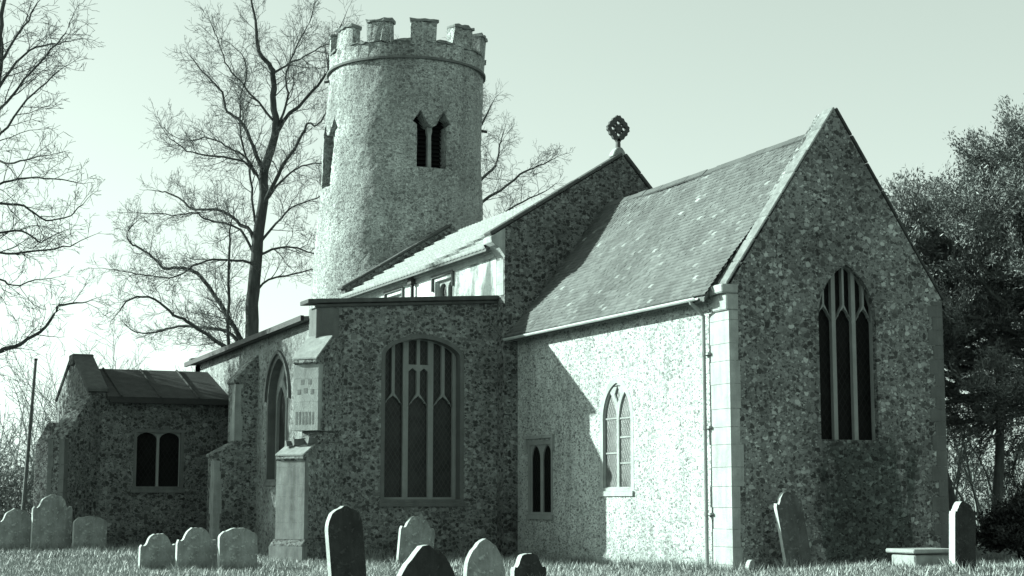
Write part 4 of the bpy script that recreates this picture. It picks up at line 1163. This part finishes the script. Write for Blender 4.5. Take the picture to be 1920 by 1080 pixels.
def yew_limbs(r, n, zlo, zhi, L0, L1, el0, el1, up):
    o = []
    for i in range(n):
        f = (i + r.random()) / n; z = zlo + (zhi - zlo) * f
        o.append((z, r.uniform(0, 2 * math.pi), math.radians(el0 + (el1 - el0) * f + r.uniform(-12, 12)), (L0 + (L1 - L0) * f) * r.uniform(0.75, 1.15), up))
    return o
rr = random.Random(12)
evergreen('yew_tree', 'large dark evergreen yew at the right edge, rising above the chancel eaves', (34.2, 35.8), yew_limbs(rr, 74, 4.9, 8.3, 6.2, 4.2, -4, 64, 0.045) + yew_limbs(rr, 16, 4.4, 5.0, 5.0, 5.5, -24, -10, -0.02), 31, 'yew_leaf', 'yew_bark', trunk_h=8.0, stems=5, trunk_r=0.20, size=0.12, per=44, asp=0.26, spread=0.11, subs=15, sub_len=1.25, out=0.9)
evergreen('yew_tree', 'lower dark evergreen yew just behind the right slope of the chancel gable', (31.6, 37.6), yew_limbs(rr, 74, 4.5, 7.9, 5.2, 3.6, -4, 55, 0.03), 32, 'yew_leaf', 'yew_bark', trunk_h=7.6, stems=4, trunk_r=0.17, size=0.12, per=42, asp=0.26, spread=0.12, subs=13, sub_len=1.15, out=0.8)
evergreen('holly_bush', 'dark rounded evergreen bush on the grass at the lower right edge', (29.0, 32.2), yew_limbs(rr, 30, 0.1, 0.7, 1.25, 0.8, 0, 60, 0.03), 33, 'holly_leaf', 'bark', trunk_h=1.2, stems=3, trunk_r=0.06, size=0.11, per=16, cat='bush', spread=0.11, subs=8, sub_len=0.5)
evergreen('shade_tree', 'unseen leafy tree added outside the left edge to shade the porch and aisle', (1.9, 54.6), yew_limbs(rr, 44, 4.8, 10.0, 3.8, 2.6, 5, 60, 0.03), 34, 'holly_leaf', 'bark', trunk_h=10.0, stems=2, trunk_r=0.25, size=0.2, per=9, spread=0.25, subs=9, sub_len=1.1)  # unseen tree added for its shade; its leaf cover is made up
# slim trees seen under the yews
for i, (x, y, h, lb) in enumerate([(36.3, 43.6, 7.5, 'pale slim sapling clump just right of the chancel wall, under the yews'), (38.4, 45.2, 8.0, 'slim sapling clump between the yew trunks, second from the chancel wall'),
                                   (37.6, 42.6, 7.0, 'slim sapling clump above the dark rounded bush at right'), (40.5, 44.6, 7.5, 'slim sapling clump at the right edge beyond the bush'), (39.6, 48.5, 7.0, 'farthest slim sapling clump seen under the yews')]):
    scrub(x, y, h, 4, 60 + i, lb, 'saplings under the yews')

# hedges, far and near: one uncountable mass each
def hedge(name, pts, h, wd, n, seed, mat, size):
    r = np.random.default_rng(seed); P = np.array(pts, float)
    seg = np.linalg.norm(np.diff(P, axis=0), axis=1); cum = np.concatenate([[0], np.cumsum(seg)])
    s = r.uniform(0, cum[-1], n); x = np.interp(s, cum, P[:, 0]); y = np.interp(s, cum, P[:, 1])
    top = h * (0.75 + 0.22 * np.sin(s * 0.35) + 0.15 * np.sin(s * 0.93 + 1) + 0.1 * np.sin(s * 2.3))
    z = top * r.random(n) ** 0.7
    C0 = np.stack([x + r.normal(0, wd, n), y + r.normal(0, wd, n), z], -1)
    D0 = r.normal(size=(n, 3)) * 0.4 + np.array([0, 0, 1.0]); D0 /= np.linalg.norm(D0, axis=1)[:, None]
    V, F_, rn = leaves(r, C0, D0, 5, size, 0.3, 0.25)
    o = obj(name, from_np(V, F_, rn), mat); o['kind'] = 'stuff'
    tag(o, {'hedge': 'straggling grey hedge running behind the headstones and pole at the left', 'hedgerow': 'distant hedgerow across the field seen under the yews'}[name], 'hedge')
hedge('hedge', [(-6, 70), (4, 66), (12, 68)], 4.0, 0.9, 9000, 71, 'hedge_leaf', 0.16)
hedge('hedgerow', [(-40, 170), (40, 185), (120, 120), (170, 40)], 8.5, 2.0, 18000, 72, 'hedge_leaf', 0.55)

# ------------------------------------------------------------------ grass
def grass():
    r = np.random.default_rng(91); n = 420000
    x = r.uniform(-2, 36, n); y = r.uniform(13, 58, n)
    dep = 0.418 * x + 0.909 * y; lat = 0.909 * x - 0.418 * y
    px = 960 + 3076 * lat / dep
    keep = (px > -160) & (px < 2080) & (dep > 14) & (dep < 56)
    keep &= ~((x > XS) & (x < XN) & (y > YE)) & ~((x > XA) & (y > YN)) & ~((x > PS - 0.4) & (y > PE))
    keep &= r.random(n) < np.where(dep < 27, 0.35, 1.0)
    x, y = x[keep], y[keep]; n0 = len(x)
    ex, ey = [], []
    for a in HS:
        m = 260; ex.append(a[1] + r.uniform(-a[3] * 0.62, a[3] * 0.62, m)); ey.append(a[2] + r.normal(0, 0.10, m))
    for (xa, ya, xb, yb, m) in ((XA + 1, YN, XS, YN, 1500), (XS, YN, XS, YE, 2600), (XS, YE, XN, YE, 1800), (PS, PE, XA, PE, 1500), (XA, YN, XA, PE, 1500)):
        t_ = r.random(m); ex.append(xa + (xb - xa) * t_ - 0.05 - np.abs(r.normal(0, 0.07, m)) * (xa == xb)); ey.append(ya + (yb - ya) * t_ - 0.05 - np.abs(r.normal(0, 0.09, m)))
    x = np.concatenate([x] + ex); y = np.concatenate([y] + ey); n = len(x); foot = np.arange(n) >= n0
    cl = 0.5 + 0.5 * np.sin(x * 3.1 + np.sin(y * 2.3) * 2) * np.sin(y * 2.7 + np.sin(x * 1.9) * 2)
    tf = np.sin(x * 0.83 + 2 * np.sin(y * 0.61)) * np.sin(y * 1.07 + 2 * np.sin(x * 0.47))
    h = (0.05 + 0.10 * cl ** 2 + 0.10 * np.clip(tf - 0.45, 0, 1) + 0.10 * foot) * r.uniform(0.5, 1.6, n); a = r.uniform(0, 2 * np.pi, n); wd = r.uniform(0.008, 0.016, n)
    z = gh(x, y) - 0.01; lean = r.normal(0, 0.45, (n, 2)) * h[:, None]
    dx, dy = np.cos(a) * wd, np.sin(a) * wd
    V = np.stack([np.stack([x - dx, y - dy, z], -1), np.stack([x + dx, y + dy, z], -1),
                  np.stack([x + lean[:, 0], y + lean[:, 1], z + h], -1)], 1).reshape(-1, 3)
    o = obj('grass', from_np(V, np.arange(n * 3).reshape(-1, 3), np.clip(0.6 * r.random(n) + 0.4 * cl, 0, 1)), 'grass_blade')
    o['kind'] = 'stuff'; tag(o, 'rough pale grass growing round the headstones and church', 'grass')
grass()
